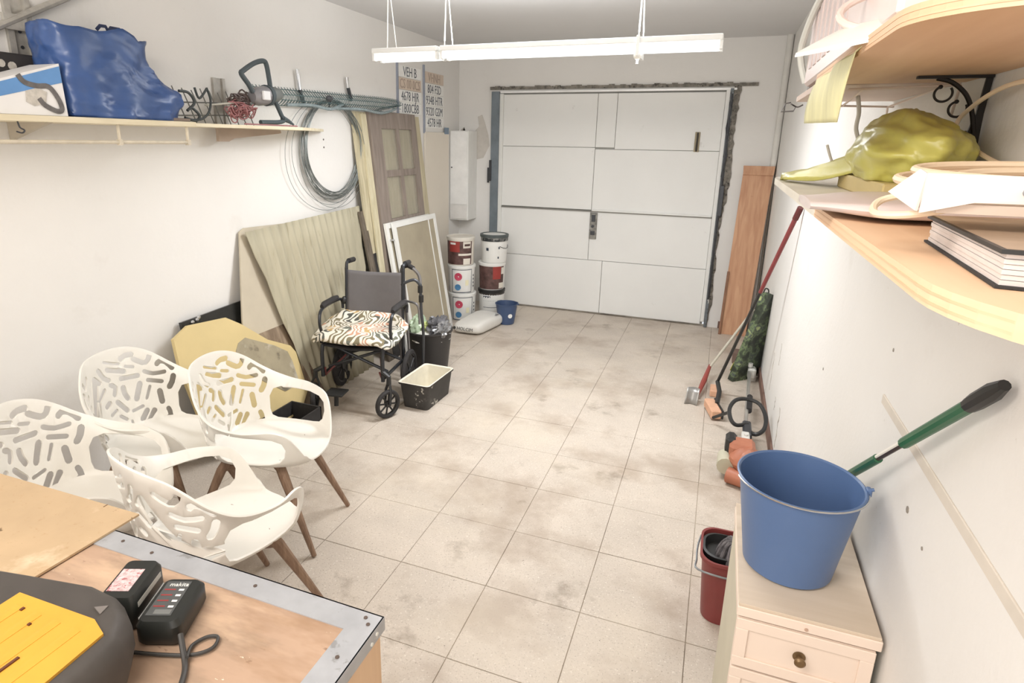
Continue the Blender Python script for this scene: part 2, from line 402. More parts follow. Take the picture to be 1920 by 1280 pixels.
# outlines of the openings in the back: (degrees from the middle, metres up the shell)
HOLES = [[(-19.0,0.335), (-20.9,0.34), (-23.1,0.344), (-25.6,0.343), (-28.0,0.342), (-29.8,0.345), (-30.6,0.355), (-30.0,0.366), (-28.2,0.371), (-25.6,0.372), (-22.0,0.372), (-18.7,0.367), (-16.4,0.362), (-15.0,0.354), (-15.2,0.343), (-16.9,0.335)],
 [(-27.9,0.321), (-31.7,0.305), (-36.5,0.289), (-40.4,0.289), (-43.3,0.3), (-45.0,0.316), (-45.7,0.328), (-45.6,0.329), (-44.3,0.333), (-42.6,0.339), (-41.4,0.339), (-40.8,0.328), (-39.9,0.319), (-39.1,0.316), (-37.9,0.315), (-34.2,0.328), (-30.7,0.342), (-28.9,0.345), (-27.3,0.34), (-26.9,0.33)],
 [(-51.1,0.276), (-51.6,0.279), (-51.9,0.281), (-53.3,0.281), (-55.1,0.276), (-57.6,0.261), (-59.9,0.245), (-61.4,0.24), (-63.0,0.242), (-63.6,0.251), (-62.8,0.256), (-60.5,0.265), (-57.3,0.278), (-54.0,0.293), (-50.9,0.307), (-48.5,0.3), (-47.4,0.293), (-47.0,0.283), (-47.9,0.273), (-49.6,0.27)],
 [(1.5,0.355), (-14.6,0.32), (-15.8,0.319), (-16.5,0.323), (-16.4,0.329), (-15.6,0.333), (0.3,0.367), (1.5,0.368), (2.4,0.364), (2.3,0.359)],
 [(-20.3,0.298), (-27.6,0.284), (-28.8,0.285), (-29.5,0.29), (-29.3,0.296), (-28.3,0.301), (-21.1,0.313), (-19.9,0.313), (-19.1,0.308), (-19.3,0.302)],
 [(-36.4,0.248), (-39.7,0.238), (-44.6,0.227), (-50.4,0.226), (-55.1,0.228), (-56.4,0.232), (-56.8,0.24), (-56.1,0.248), (-54.7,0.25), (-50.3,0.248), (-45.2,0.249), (-41.2,0.258), (-38.1,0.268), (-36.6,0.269), (-35.5,0.263), (-35.4,0.255)],
 [(-0.0,0.308), (-17.5,0.272), (-19.5,0.271), (-20.8,0.279), (-20.6,0.289), (-19.0,0.297), (-2.0,0.332), (0.3,0.332), (1.9,0.326), (1.7,0.316)],
 [(12.3,0.332), (10.7,0.311), (8.2,0.285), (4.5,0.268), (1.6,0.259), (-0.6,0.256), (-2.4,0.26), (-2.7,0.27), (-1.4,0.278), (0.9,0.285), (3.2,0.295), (5.1,0.316), (6.5,0.335), (8.0,0.343), (10.2,0.346), (12.0,0.341)],
 [(-13.9,0.24), (-30.6,0.231), (-32.4,0.234), (-33.1,0.244), (-32.3,0.254), (-30.6,0.258), (-14.1,0.267), (-12.0,0.264), (-11.1,0.256), (-11.9,0.245)],
 [(-38.9,0.199), (-51.2,0.18), (-52.7,0.182), (-53.6,0.189), (-53.3,0.197), (-52.1,0.202), (-39.8,0.221), (-38.3,0.22), (-37.4,0.213), (-37.6,0.205)],
 [(-60.0,0.216), (-59.5,0.204), (-58.7,0.19), (-57.4,0.178), (-56.1,0.168), (-55.6,0.157), (-56.6,0.147), (-58.6,0.145), (-60.3,0.15), (-61.8,0.162), (-63.5,0.178), (-64.5,0.196), (-65.1,0.21), (-64.6,0.22), (-63.0,0.227), (-61.1,0.225)],
 [(89.8,0.196), (14.1,0.268), (12.1,0.262), (9.9,0.262), (8.8,0.269), (9.3,0.278), (14.9,0.312), (16.9,0.318), (19.2,0.319), (20.6,0.313)],
 [(0.7,0.232), (-1.3,0.226), (-2.3,0.224), (-1.3,0.212), (0.4,0.198), (0.4,0.188), (-1.3,0.18), (-3.6,0.178), (-5.2,0.184), (-7.0,0.2), (-8.1,0.224), (-4.8,0.244), (-1.9,0.252), (0.4,0.254), (2.1,0.249), (2.2,0.24)],
 [(-10.7,0.21), (-10.6,0.196), (-10.9,0.177), (-12.2,0.158), (-13.5,0.144), (-15.3,0.135), (-17.7,0.134), (-19.3,0.141), (-19.2,0.152), (-18.1,0.164), (-17.1,0.178), (-16.9,0.192), (-16.9,0.205), (-16.1,0.216), (-13.9,0.221), (-11.7,0.219)],
 [(-28.6,0.207), (-22.7,0.138), (-22.7,0.126), (-24.4,0.117), (-26.8,0.115), (-28.4,0.123), (-33.9,0.194), (-33.8,0.206), (-32.3,0.215), (-30.1,0.215)],
 [(-38.8,0.18), (-34.2,0.124), (-34.1,0.117), (-35.0,0.112), (-36.2,0.111), (-37.1,0.116), (-41.6,0.172), (-41.6,0.179), (-40.8,0.184), (-39.6,0.184)],
 [(-46.0,0.142), (-47.0,0.087), (-48.1,0.076), (-50.3,0.073), (-52.2,0.079), (-52.8,0.09), (-51.6,0.145), (-50.5,0.155), (-48.5,0.159), (-46.6,0.153)],
 [(21.4,0.264), (25.5,0.236), (25.5,0.23), (23.9,0.223), (21.9,0.221), (20.5,0.224), (16.9,0.253), (16.9,0.259), (18.2,0.265), (20.1,0.267)],
 [(10.3,0.242), (20.6,0.205), (21.2,0.2), (20.2,0.192), (89.8,0.196), (16.4,0.19), (6.6,0.227), (6.2,0.234), (7.0,0.241), (8.7,0.244)],
 [(8.7,0.175), (13.1,0.165), (14.4,0.158), (13.6,0.147), (11.1,0.14), (8.5,0.141), (4.3,0.151), (3.1,0.159), (3.9,0.169), (6.2,0.176)],
 [(-1.0,0.144), (-9.8,0.086), (-11.9,0.079), (-14.3,0.08), (-15.5,0.088), (-14.9,0.099), (-6.3,0.155), (-4.2,0.162), (-1.7,0.162), (-0.4,0.154)],
 [(-19.7,0.068), (-30.9,0.075), (-32.0,0.079), (-32.2,0.086), (-31.4,0.092), (-30.0,0.094), (-18.9,0.087), (-17.6,0.084), (-17.3,0.077), (-18.2,0.071)],
 [(1.6,0.123), (9.0,0.112), (10.1,0.107), (9.8,0.1), (8.3,0.094), (6.4,0.094), (-0.9,0.105), (-2.0,0.11), (-1.7,0.117), (-0.2,0.123)],
 [(-31.5,0.067), (-25.2,0.032), (-24.4,0.022), (-25.5,0.012), (-27.8,0.012), (-29.9,0.012), (-36.1,0.048), (-36.6,0.059), (-35.5,0.069), (-33.4,0.072)],
 [(-38.6,0.056), (-32.0,0.012), (-31.6,0.012), (-33.1,0.012), (-35.6,0.012), (-37.5,0.012), (-43.8,0.044), (-43.8,0.055), (-42.2,0.063), (-40.1,0.064)],
 [(-53.0,0.044), (-54.0,0.031), (-54.5,0.018), (-52.5,0.012), (-50.0,0.012), (-49.3,0.012), (-50.3,0.012), (-52.3,0.012), (-54.2,0.012), (-57.0,0.012), (-59.7,0.013), (-59.0,0.037), (-57.7,0.053), (-56.4,0.06), (-54.5,0.06), (-53.1,0.054)],
 [(-1.3,0.072), (-7.9,0.044), (-9.6,0.041), (-11.2,0.043), (-11.8,0.049), (-11.0,0.056), (-4.4,0.084), (-2.7,0.087), (-1.1,0.086), (-0.5,0.079)],
 [(-13.5,0.034), (-13.2,0.019), (-13.6,0.014), (-14.7,0.012), (-15.9,0.013), (-16.5,0.017), (-16.8,0.032), (-16.3,0.036), (-15.2,0.039), (-14.1,0.038)]]
def in_poly(p, poly):
    x, y = p; c = False; n = len(poly)
    for i in range(n):
        x1, y1 = poly[i]; x2, y2 = poly[i-1]
        if (y1 > y) != (y2 > y) and x < (x2-x1)*(y-y1)/(y2-y1)+x1: c = not c
    return c
HS = .5
def dom(ph, s):                    # unrolled plane of the shell
    a = math.radians(180-ph); r = 1+s/HS
    return Vector((r*math.sin(a), r*math.cos(a)))
def chair_shell():
    outline = [dom(ph, rim_h(ph)) for ph in range(-180, 180, 3)]
    holes = []
    for pl in HOLES:
        holes.append([dom(*p) for p in pl])
        if max(p[0] for p in pl) < -24: holes.append([dom(-a, b) for a, b in reversed(pl)])
    for sg in (1, -1):              # the opening under each arm
        lo = [dom(sg*ph, s) for ph, s in ((66, .06), (68, .03), (74, .018), (85, .015), (95, .015), (105, .015), (115, .018), (123, .028), (127, .05))]
        hi = [dom(sg*ph, rim_h(ph)-d) for ph, d in ((128, .085), (125, .058), (118, .05), (108, .047), (98, .047), (88, .05), (78, .06), (70, .09), (66, .14))]
        holes.append(lo+hi)
    verts = list(outline); edges = [(i, (i+1) % len(outline)) for i in range(len(outline))]
    for h in holes:
        n = len(verts); verts += h; edges += [(n+i, n+(i+1) % len(h)) for i in range(len(h))]
    def near(p, d):
        return any((p-q).length < d for q in verts[:nb])
    nb = len(verts)
    for k in range(0, 34):
        r = k*.056; cnt = max(1, int(2*PI*r/.075))
        for i in range(cnt):
            a = 2*PI*(i+.5*(k % 2))/cnt; p = Vector((r*math.sin(a), r*math.cos(a)))
            ph = 180-math.degrees(math.atan2(p.x, p.y)); ph = (ph+180) % 360-180
            if r > 1 and (r-1)*HS > rim_h(ph)-.012: continue
            if near(p, .025) or any(in_poly(p, h) for h in holes): continue
            verts.append(p)
    res = delaunay_2d_cdt(verts, edges, [], 0, 1e-5)
    v2, f2 = res[0], res[2]
    out = []
    for f in f2:
        c = sum((v2[i] for i in f), Vector((0, 0)))/len(f)
        if not in_poly(c, outline) or any(in_poly(c, h) for h in holes): continue
        out.append(tuple(f))
    pts = []
    for p in v2:
        r = p.length; ph = 180-math.degrees(math.atan2(p.x, p.y)); ph = (ph+180) % 360-180
        pts.append(ch_map(ph, (r-1)*HS) if r > 1 else ch_map(ph, 0, r))
    return pts, out
CHAIR_WHITE = mat('chair_plastic', rgb(236, 233, 225), .42, var=.015, scale=4, stains=[(rgb(214, 204, 186), 5, .66, .1, .4)])
LEG_WOOD = wood('chair_leg_wood', rgb(118, 92, 74), rgb(150, 124, 102), 'z', 4)
def make_chair(label, loc, rz, s):
    t = thing('armchair', label, 'chair', loc, rz, 'white perforated armchairs')
    t.scale = (s, s, s)
    v, f = chair_shell()
    sh = MB().add(v, f).build('shell', CHAIR_WHITE, t, ang=80, solid=.008, solid_off=0)
    bv = sh.modifiers.new('rounding', 'BEVEL'); bv.width = .0028; bv.segments = 2; bv.limit_method = 'ANGLE'; bv.angle_limit = math.radians(60)
    for sx in (1, -1):
        for sy in (1, -1):
            MB().tube([(sx*.115, sy*.115+.01, .408), (sx*.14, sy*.15+.01, .35), (sx*.2, sy*.30+.01, .004)], [.021, .022, .011], 10).build('leg', LEG_WOOD, t)
        MB().tube([(sx*.14, .16, .36), (-sx*.14, -.14, .36)], .016, 4, flat=.024, up=(0, 0, 1)).build('cross_rail', LEG_WOOD, t, ang=30)
    MB().lathe([(.0001, .395), (.07, .395), (.075, .409), (.0001, .410)], 16).build('seat_mount', BLACK, t)
    return t
ch = make_chair('white armchair with pierced back, nearest the wheelchair, its legs clear of the others', (.90, 2.045, 0), 4.914, 1)
dup(ch, (1.194, 1.434, 0), (0, 0, -.283), 'white armchair seen from behind its low pierced back, closest to the workbench')
dup(ch, (.44, 1.892, 0), (0, 0, 4.855), 'white armchair against the left wall, in front of the yellow shaped board')
dup(ch, (.62, 1.373, 0), (0, 0, 5.164), 'white armchair cut by the left edge of the photo, behind the loose chipboard')
# ------------------------------------------------------------------ parts given in room coordinates
def wb(mb, name, m, parent=None, **k):
    """build a mesh from room coordinates under an unrotated thing"""
    off = Vector((0, 0, 0)); q = parent
    while q: off += q.location; q = q.parent
    mb.v = [tuple(Vector(p)-off) for p in mb.v]
    return mb.build(name, m, parent, **k)
def solo(mb, name, m, label, cat, loc, group=None, **k):
    """a thing that is a single mesh, its origin at loc"""
    mb.v = [tuple(Vector(p)-Vector(loc)) for p in mb.v]
    o = mb.build(name, m, None, **k); o.location = loc
    return tag(o, label, cat, group)
def plate3(pts, th, nrm=None):
    """a flat board given by its 3-D outline, with thickness behind it"""
    P3 = [Vector(p) for p in pts]
    n = Vector((0, 0, 0))
    for i in range(len(P3)): n += (P3[i]-P3[0]).cross(P3[(i+1) % len(P3)]-P3[0])
    n.normalize()
    if nrm and n.dot(Vector(nrm)) < 0: n = -n
    b = MB(); k = len(P3)
    return b.add(P3+[p-n*th for p in P3], [tuple(range(k)), tuple(range(k, 2*k))]+[(i, (i+1) % k, k+(i+1) % k, k+i) for i in range(k)])
def text(body, size, M, m, name, parent=None, th=.0006, sx=1.0, align='CENTER'):
    c = bpy.data.curves.new(name, 'FONT'); c.body = body; c.size = size; c.extrude = th
    c.align_x = align; c.align_y = 'CENTER'; c.resolution_u = 2
    o = bpy.data.objects.new(name, c); COL.objects.link(o)
    dg = bpy.context.evaluated_depsgraph_get(); me = bpy.data.meshes.new_from_object(o.evaluated_get(dg))
    bpy.data.objects.remove(o); bpy.data.curves.remove(c)
    me.transform(M @ Matrix.Diagonal((sx, 1, 1, 1)))
    if parent:
        off = Vector((0, 0, 0)); q = parent
        while q: off += q.location; q = q.parent
        me.transform(Matrix.Translation(-off))
    me.materials.clear(); me.materials.append(m)
    o = bpy.data.objects.new(name, me); COL.objects.link(o)
    if parent: o.parent = parent
    return o
# ------------------------------------------------------------------ garage door
DOORW = mat('door_white', rgb(236, 236, 233), .5, var=.015, scale=2, coord='World',
            stains=[(rgb(150, 142, 130), 5.5, .68, .1, .35)], spec=.3)
JAMB = mat('grey_jamb', rgb(118, 124, 128), .6, .2, var=.2, scale=9, coord='World',
           stains=[(rgb(60, 60, 60), 16, .56, .06, .8), (rgb(205, 205, 200), 11, .62, .05, .8)], bump=.4)
CRUMB = mat('crumbling_mortar', rgb(140, 135, 126), .95, var=.3, scale=22, coord='World', bump=1.0, bscale=40,
            stains=[(rgb(58, 56, 54), 26, .55, .06, .8)])
yd = YB+.02
door = thing('door_1', 'x', 'x'); del door['label'], door['category']; struct(door); door.location = (1.6, yd, 0)
G = .002
def dpan(x0, x1, z0, z1, y=0.0): wb(MB().box((x0+G, yd+y, z0+G), (x1-G, yd+.04, z1-G), ch=.003), 'panel', DOORW, door, smooth=False)
dpan(.505, 1.505, 1.75, 2.275); dpan(1.505, 1.70, 1.75, 2.275); dpan(1.70, 2.70, 1.735, 2.275)
dpan(.505, 1.505, 1.115, 1.75); dpan(1.505, 2.70, 1.105, 1.735)
dpan(.505, 1.50, .585, 1.105); dpan(1.50, 2.70, .585, 1.10)
dpan(.505, 1.655, .012, .585); dpan(1.655, 2.70, .012, .585)
wb(MB().box((.49, yd+.03, .01), (2.72, yd+.05, 2.29)), 'backing_sheet', mat('door_gap', rgb(176, 174, 168), .8), door, smooth=False)
wb(MB().box((.49, yd-.012, 1.097), (2.70, yd+.01, 1.108)), 'middle_rail', mat('dark_seam', rgb(140, 138, 132), .7), door, smooth=False)
wb(MB().box((1.51, yd-.02, 1.108), (2.69, yd+.01, 1.125), ch=.003), 'sill_strip', DOORW, door, smooth=False)
# pull handle and lock plate
h = MB().tube([(2.485, yd-.006, 1.735), (2.485, yd-.03, 1.755), (2.487, yd-.03, 1.88), (2.487, yd-.006, 1.9)], .009, 8)
wb(h, 'pull_handle', mat('dark_bronze', rgb(78, 72, 64), .5, .4), door)
wb(MB().box((2.462, yd-.008, 1.725), (2.510, yd+.002, 1.91), ch=.003), 'handle_plate', mat('tan_brass', rgb(150, 138, 112), .5, .3), door, smooth=False)
lk = wb(MB().box((1.50, yd-.02, .815), (1.575, yd+.002, 1.09), ch=.003), 'lock_plate', mat('steel_lock', rgb(148, 146, 140), .4, .5, var=.3, scale=30), door, smooth=False)
wb(MB().box((1.515, yd-.034, .86), (1.56, yd-.018, .90)).cyl((1.535, yd-.045, .95), (1.535, yd-.018, .95), .014).box((1.52, yd-.036, 1.00), (1.558, yd-.018, 1.07)), 'latch', DARK_GREY, lk)
# frame: posts, head rail and torn edges
fr = thing('trim_1', 'x', 'x'); del fr['label'], fr['category']; struct(fr); fr.location = (1.6, YB, 0)
wb(MB().box((.385, YB-.035, 0), (.47, YB+.02, 2.30), ch=.004), 'post', mat('blue_grey_post', rgb(122, 132, 140), .5, .2, var=.12, scale=6, coord='World'), fr, smooth=False)
wb(MB().box((.47, YB-.01, 0), (.508, YB+.03, 2.28), ch=.003), 'door_stop', WHITE_METAL, fr, smooth=False)
wb(MB().box((.375, YB-.05, 1.38), (.40, YB-.03, 1.60), ch=.003).box((.355, YB-.045, 1.36), (.375, YB-.035, 1.52)), 'spring_hook', DARK_GREY, fr, smooth=False)
wb(MB().box((2.70, YB-.02, .05), (2.735, YB+.03, 2.30), ch=.003), 'door_stop', WHITE_METAL, fr, smooth=False)
wb(MB().box((2.735, YB-.035, 0), (2.765, YB+.02, 2.30), ch=.003), 'post', JAMB, fr, smooth=False)
b = MB()
random.seed(4)
prof = []
for k in range(60):
    z = 2.32*k/59
    prof.append((2.772+.062*(z/2.3)**1.3+.012*math.sin(z*5.3)+random.uniform(-.01, .01), z))
for i in range(59):
    (xa, za), (xb_, zb) = prof[i], prof[i+1]
    ya, yb_ = YB-.004-random.random()*.012, YB-.004-random.random()*.012
    n = len(b.v); b.v += [(2.765, YB-.02, za), (xa, ya, za), (xa, YB+.01, za), (2.765, YB-.02, zb), (xb_, yb_, zb), (xb_, YB+.01, zb)]
    b.f += [(n, n+1, n+4, n+3), (n+1, n+2, n+5, n+4)]
wb(b, 'mortar_edge', CRUMB, fr, smooth=False)
wb(MB().box((2.742, YB-.06, 1.13), (2.78, YB-.03, 1.42), ch=.004).cyl((2.75, YB-.05, .3), (2.75, YB-.05, 2.25), .009).tube([(2.76, YB-.05, 2.2), (2.735, YB-.05, 1.95), (2.765, YB-.06, 1.7), (2.74, YB-.05, 1.5)], .007), 'counterweight_rod', DARK_GREY, fr)
wb(MB().box((.48, YB-.03, 2.285), (2.79, YB+.02, 2.305), ch=.003), 'head_rail', mat('white_rail', rgb(250, 250, 248), .25, spec=.8), fr, smooth=False)
b = MB(); random.seed(9)
for k in range(48):
    x = .36+k*.0543; b.box((x, YB-.012-random.random()*.006, 2.318), (x+.0543, YB+.005, 2.345+random.random()*.012))
wb(b, 'head_mortar', CRUMB, fr, smooth=False)
# plaster patch next to the left post
solo(plate3([(.12, YB-.002, 1.72), (.2, YB-.002, 1.60), (.29, YB-.002, 1.62), (.36, YB-.002, 1.75), (.345, YB-.002, 1.86), (.30, YB-.002, 2.0), (.27, YB-.002, 2.07), (.22, YB-.002, 2.05), (.235, YB-.002, 1.95), (.17, YB-.002, 1.88), (.1, YB-.002, 1.9), (.03, YB-.002, 1.86), (.06, YB-.002, 1.94), (-.0+.01, YB-.002, 1.9)], .004, (0, -1, 0)),
     'wall_patch', mat('bare_patch', rgb(203, 198, 190), .9, coord='World', var=.1), 'grey bare plaster patch in the corner left of the garage door', 'patch', (.2, YB-.002, 1.6), smooth=False)
# baseboard, moulding and pipe casing on the right wall
BROWN = mat('red_brown_skirting', rgb(128, 100, 88), .7, var=.12, coord='World')
o = MB().box((XR-.014, YF, 0), (XR, YB, .072), ch=.002).build('baseboard_right', BROWN, smooth=False); struct(o)
o = MB().box((2.87, YB-.014, 0), (XR, YB, .072), ch=.002).build('baseboard_back', BROWN, smooth=False); struct(o)
o = MB().box((XR-.004, YF, 1.155), (XR+.001, 1.75, 1.18), ch=.0015).build('trim_2', mat('paint_ridge', rgb(216, 208, 196), .8, coord='World'), smooth=False); struct(o)
o = MB().tube([(XR-.03, YB-.03, z) for z in (0, 1, 2, ZC)], .028, 12).build('trim_3', mat('white_pipe', rgb(222, 220, 214), .6, coord='World')); struct(o)
# ------------------------------------------------------------------ strip lights hung below the ceiling
TUBE = emit('lit_tube', (0.97, .985, 1.0), 1.9)
def strip_light(x0, x1, y, z, label, cord_x):
    t = thing('strip_light', label, 'light', ((x0+x1)/2, y, z), 0, 'hanging strip lights')
    wb(MB().box((x0, y-.08, z), (x1, y+.10, z+.03), ch=.004), 'housing', WHITE_METAL, t, smooth=False)
    for dy in (-.052, .044):
        wb(MB().tube([(x0+.015, y+dy, z-.020), (x1-.015, y+dy, z-.020)], .019, 12), 'tube', TUBE, t)
        for xx in (x0+.006, x1-.006):
            wb(MB().box((xx-.007, y+dy-.018, z-.042), (xx+.007, y+dy+.018, z)), 'lamp_holder', WHITE_METAL, t, smooth=False)
    for xx in cord_x:
        wb(MB().tube([(xx, y-.05, z+.02), (xx, y-.02, ZC)], .004, 6).tube([(xx+.012, y+.05, z+.02), (xx, y-.02, ZC)], .003, 6), 'cord', WHITE_PLASTIC, t)
    return t
t = strip_light(1.115, 2.68, 3.6, 2.305, 'long white double tube strip light hanging in front of the garage door', (1.135, 2.26))
wb(MB().ball((2.262, 3.545, 2.245), .022, .022, .02).cyl((2.262, 3.545, 2.235), (2.262, 3.545, 2.205), .006), 'pull_knob', WHITE_PLASTIC, t)
wb(MB().box((2.255, 3.50, 2.24), (2.272, 3.72, 2.34), ch=.002), 'bracket', WHITE_METAL, t, smooth=False)
strip_light(.655, 1.095, 3.6, 2.305, 'short strip light hanging at the left end of the long one', (.75,))
# ------------------------------------------------------------------ left wall: plates, coil, cabinet
PLATEW = mat('plate_white', rgb(243, 243, 240), .4, var=.02)
PLATET = mat('plate_tan', rgb(216, 200, 184), .5, var=.03)
INK = mat('plate_ink', rgb(96, 100, 108), .6)
TANINK = mat('plate_faded_ink', rgb(176, 158, 144), .6)
def text_wall(body, y, z, size, m, name, parent, x, sx=1.0):
    M = Matrix(((0, 0, 1, x), (1, 0, 0, y), (0, 1, 0, z), (0, 0, 0, 1)))   # reads along +y seen from +x
    return text(body, size, M, m, name, parent, sx=sx)
RAILW = mat('plate_rail', rgb(150, 156, 170), .6, var=.05)
for k, (y0, y1, rows, zt) in enumerate(((5.045, 5.495, [('VEH B', 0), ('CS 00 0CS', 1), ('4678 HJR', 0), ('1800CBB', 0)], 2.437), (5.565, 6.0, [('VHNH', 1), ('804 FSD', 0), ('9348 HTR', 0), ('9320 GSM', 0), ('4578 HR', 0)], 2.432))):
    solo(MB().box((0.0, y0-.028, zt-len(rows)*.104-(.02 if k == 0 else .05)), (.016, y0-.006, zt+.05), ch=.002), 'hanging_rail', RAILW,
         ('slim grey batten left of the first column of number plates', 'slim grey batten between the two columns of number plates')[k], 'batten', (.0, y0-.02, 2.0), 'battens beside the number plates', smooth=False)
    for i, (tx, tan) in enumerate(rows):
        zc = zt-.052-i*.104
        o = thing('number_plate', ('tan' if tan else 'white')+' number plate reading '+tx+(', left column' if k == 0 else ', right column')+' on the left wall', 'number plate', (.0, (y0+y1)/2, zc), 0, 'number plates on the left wall')
        wb(MB().box((.0005, y0, zc-.0495), (.006, y1, zc+.0495), ch=.002), 'plate', PLATET if tan else PLATEW, o, smooth=False)
        text_wall(tx, (y0+y1)/2, zc-.004, .115, TANINK if tan else INK, 'lettering', o, .0072, sx=.78 if len(tx) > 6 else .85)
# coil of wire hung on the wall
random.seed(11)
WIRE = mat('galvanised_wire', rgb(136, 142, 140), .4, .5, var=.1)
t = thing('wire_coil', 'coil of grey wire hanging in loose rings on the left wall', 'wire', (.02, 3.97, 2.03))
def ring(cy, cz, ry, rz, x, r=.0024, wob=.006, a0=0, a1=2*PI):
    pts = []; ph = random.random()*6; n = 56
    closed = abs(a1-a0-2*PI) < .01
    for i in range(n if closed else n+1):
        a = a0+(a1-a0)*i/n; k = 1+wob*math.sin(2*a+ph)+wob*.7*math.sin(3*a+ph*2)
        pts.append((x+.01*math.sin(a*2+ph), cy+ry*k*math.cos(a), cz+rz*k*math.sin(a)))
    return MB().tube(pts, r, 5, closed=closed)
for i in range(17):
    rr = .345+random.uniform(-.018, .022)
    wb(ring(3.98+random.uniform(-.018, .018), 2.055-rr*.985+random.uniform(-.004, .006), rr*1.04, rr, .022+random.random()*.03), 'ring', WIRE, t)
for rr, dy in ((.41, -.10), (.385, -.05), (.40, .03), (.372, .02)):
    wb(ring(3.97+dy, 2.06-rr*.95, rr*1.08, rr*.96, .03, .0018, .02), 'loose_ring', WIRE, t)
wb(MB().tube([(.03, 3.95, 2.0), (.05, 3.93, 2.04), (.04, 3.97, 2.07)], .006, 6), 'tie', DARK_GREY, t)
# garden mesh rolled along the wall above the coil
MESH = mat('green_grey_wire', rgb(98, 120, 122), .5, .3, var=.1)
t = thing('wire_mesh_roll', 'long narrow roll of green grey wire mesh on the left wall above the coil', 'mesh', (.05, 4.0, 2.0))
b = MB()
ys0, ys1 = 3.13, 4.98
def zt_(y): f = (y-ys0)/(ys1-ys0); return 2.095+.035*f-.05*max(0, f-.85)*6*.2
n = 62
for i in range(n):
    y = ys0+(ys1-ys0)*i/n; y2 = ys0+(ys1-ys0)*(i+1)/n
    ht = .1*(1-.6*max(0, (i/n-.8)/.2))
    a = [(.02+.05*math.sin(PI*k/6), y+(y2-y)*k/6*.5, zt_(y)-ht+ht*k/6+(.014 if k == 6 else 0)) for k in range(7)]
    b.tube(a, .0022, 4); b.tube([(p[0], 2*y2-p[1]-(y2-y)*.0, p[2]) for p in a], .0022, 4)
for fz in (0, .33, .66, 1):
    b.tube([(.02+.05*math.sin(PI*fz), ys0+(ys1-ys0)*k/12, zt_(ys0+(ys1-ys0)*k/12)-.1+.1*fz) for k in range(13)], .0028, 5)
wb(b, 'wires', MESH, t)
b = MB()
for y0, y1, dz in ((3.45, 4.1, -.055), (4.0, 4.9, -.05)):
    b.tube(smooth_path([(.05, y0, 2.06+dz), (.08, (y0*2+y1)/3, 2.07+dz), (.09, (y0+y1*2)/3, 2.055+dz), (.05, y1, 2.1+dz)], 5), .011, 6)
wb(b, 'rolled_netting', mat('netting', rgb(160, 176, 180), .8, alpha=.6, var=.2, scale=40), t)
wb(MB().ball((.1, 3.86, 2.07), .02, .035, .022), 'clamp', DARK_GREY, t)
for y, z0, z1, lb in ((3.61, 2.02, 2.24, 'metal peg with a dark shank standing in the wire mesh, nearer the drill'), (4.2, 2.08, 2.245, 'shorter metal peg standing in the wire mesh above the coil')):
    t = thing('wall_peg', lb, 'peg', (.03, y, z0), 0, 'pegs above the wire mesh')
    wb(MB().cyl((.03, y+.05, z0), (.03, y+.012, z0+.09), .014, n=8), 'shank', DARK_GREY, t)
    wb(MB().cyl((.03, y+.012, z0+.09), (.03, y, z1), .011, .013, n=8), 'blade', BRIGHT_METAL, t)
# white cabinet in the corner and the pale board beside it
t = thing('wall_cabinet', 'narrow white metal cabinet on the left wall in the corner by the garage door', 'cabinet', (.1, 6.29, .95))
wb(MB().box((0, 6.17, .96), (.215, YB-.002, 1.90), ch=.004), 'body', WHITE_METAL, t, smooth=False)
wb(MB().box((.01, 6.158, 1.13), (.205, 6.17, 1.89), ch=.003), 'door', mat('cabinet_white', rgb(240, 240, 238), .5), t, smooth=False)
wb(MB().box((.01, 6.158, .975), (.205, 6.17, 1.12), ch=.003).cyl((.1, 6.15, 1.05), (.1, 6.158, 1.05), .006), 'lower_flap', mat('cabinet_flap', rgb(226, 224, 220), .5), t, smooth=False)
wb(MB().cyl((.03, 6.15, 1.52), (.03, 6.158, 1.52), .007), 'lock', DARK_GREY, t)
t = thing('pale_board', 'pale cream board standing flat against the left wall below the number plates', 'board', (.02, 5.8, 0))
wb(MB().box((.002, 5.545, .0), (.02, 6.10, 1.875), ch=.002), 'board', mat('cream_board', rgb(226, 218, 204), .7, var=.02, scale=2), t, smooth=False)
wb(MB().box((.02, 5.99, 1.86), (.026, 6.09, 1.925)), 'sticker', mat('blue_sticker', rgb(122, 140, 158), .5), t, smooth=False)
# ------------------------------------------------------------------ boards and frames leaning on the left wall
TANB = wood('old_tan_board', rgb(178, 168, 138), rgb(208, 198, 168), 'z', 2.5)
CORR = mat('corrugated_sheet', rgb(178, 171, 148), .75, var=.1, scale=2.2, sx=(1, 6, .6), stains=[(rgb(140, 132, 104), 5, .58, .1, .6)])
BRN = wood('grey_brown_door', rgb(128, 116, 108), rgb(152, 140, 130), 'z', 2)
def LP(xt, zt, xb): return lambda y, z, d=0: (xb+(xt-xb)*z/zt+d, y, z)
def lean_panel(y0, y1, z0, z1, L_, th, y0b=None, y1b=None):
    y0b = y0 if y0b is None else y0b; y1b = y1 if y1b is None else y1b
    return plate3([L_(y0b, z0), L_(y1b, z0), L_(y1, z1), L_(y0, z1)], th, (1, 0, 0))
L1 = LP(.05, 2.0, .265)
L0 = LP(.022, 2.0, .215)
t = thing('tan_board', 'tall tan board leaning behind the panelled door, showing on both its sides', 'board', (.2, 4.85, 0))
wb(lean_panel(4.26, 5.40, .0, 2.005, L0, .018, 4.30, 5.50), 'board', TANB, t, smooth=False)
t = thing('tan_batten', 'pale batten standing in front of the tan board, left of the panelled door', 'batten', (.2, 4.4, 0))
wb(lean_panel(4.365, 4.445, .0, 1.99, LP(.035, 2., .245), .015, 4.37, 4.46), 'batten', wood('pale_batten', rgb(196, 186, 152), rgb(216, 208, 180), 'z', 3), t, smooth=False)
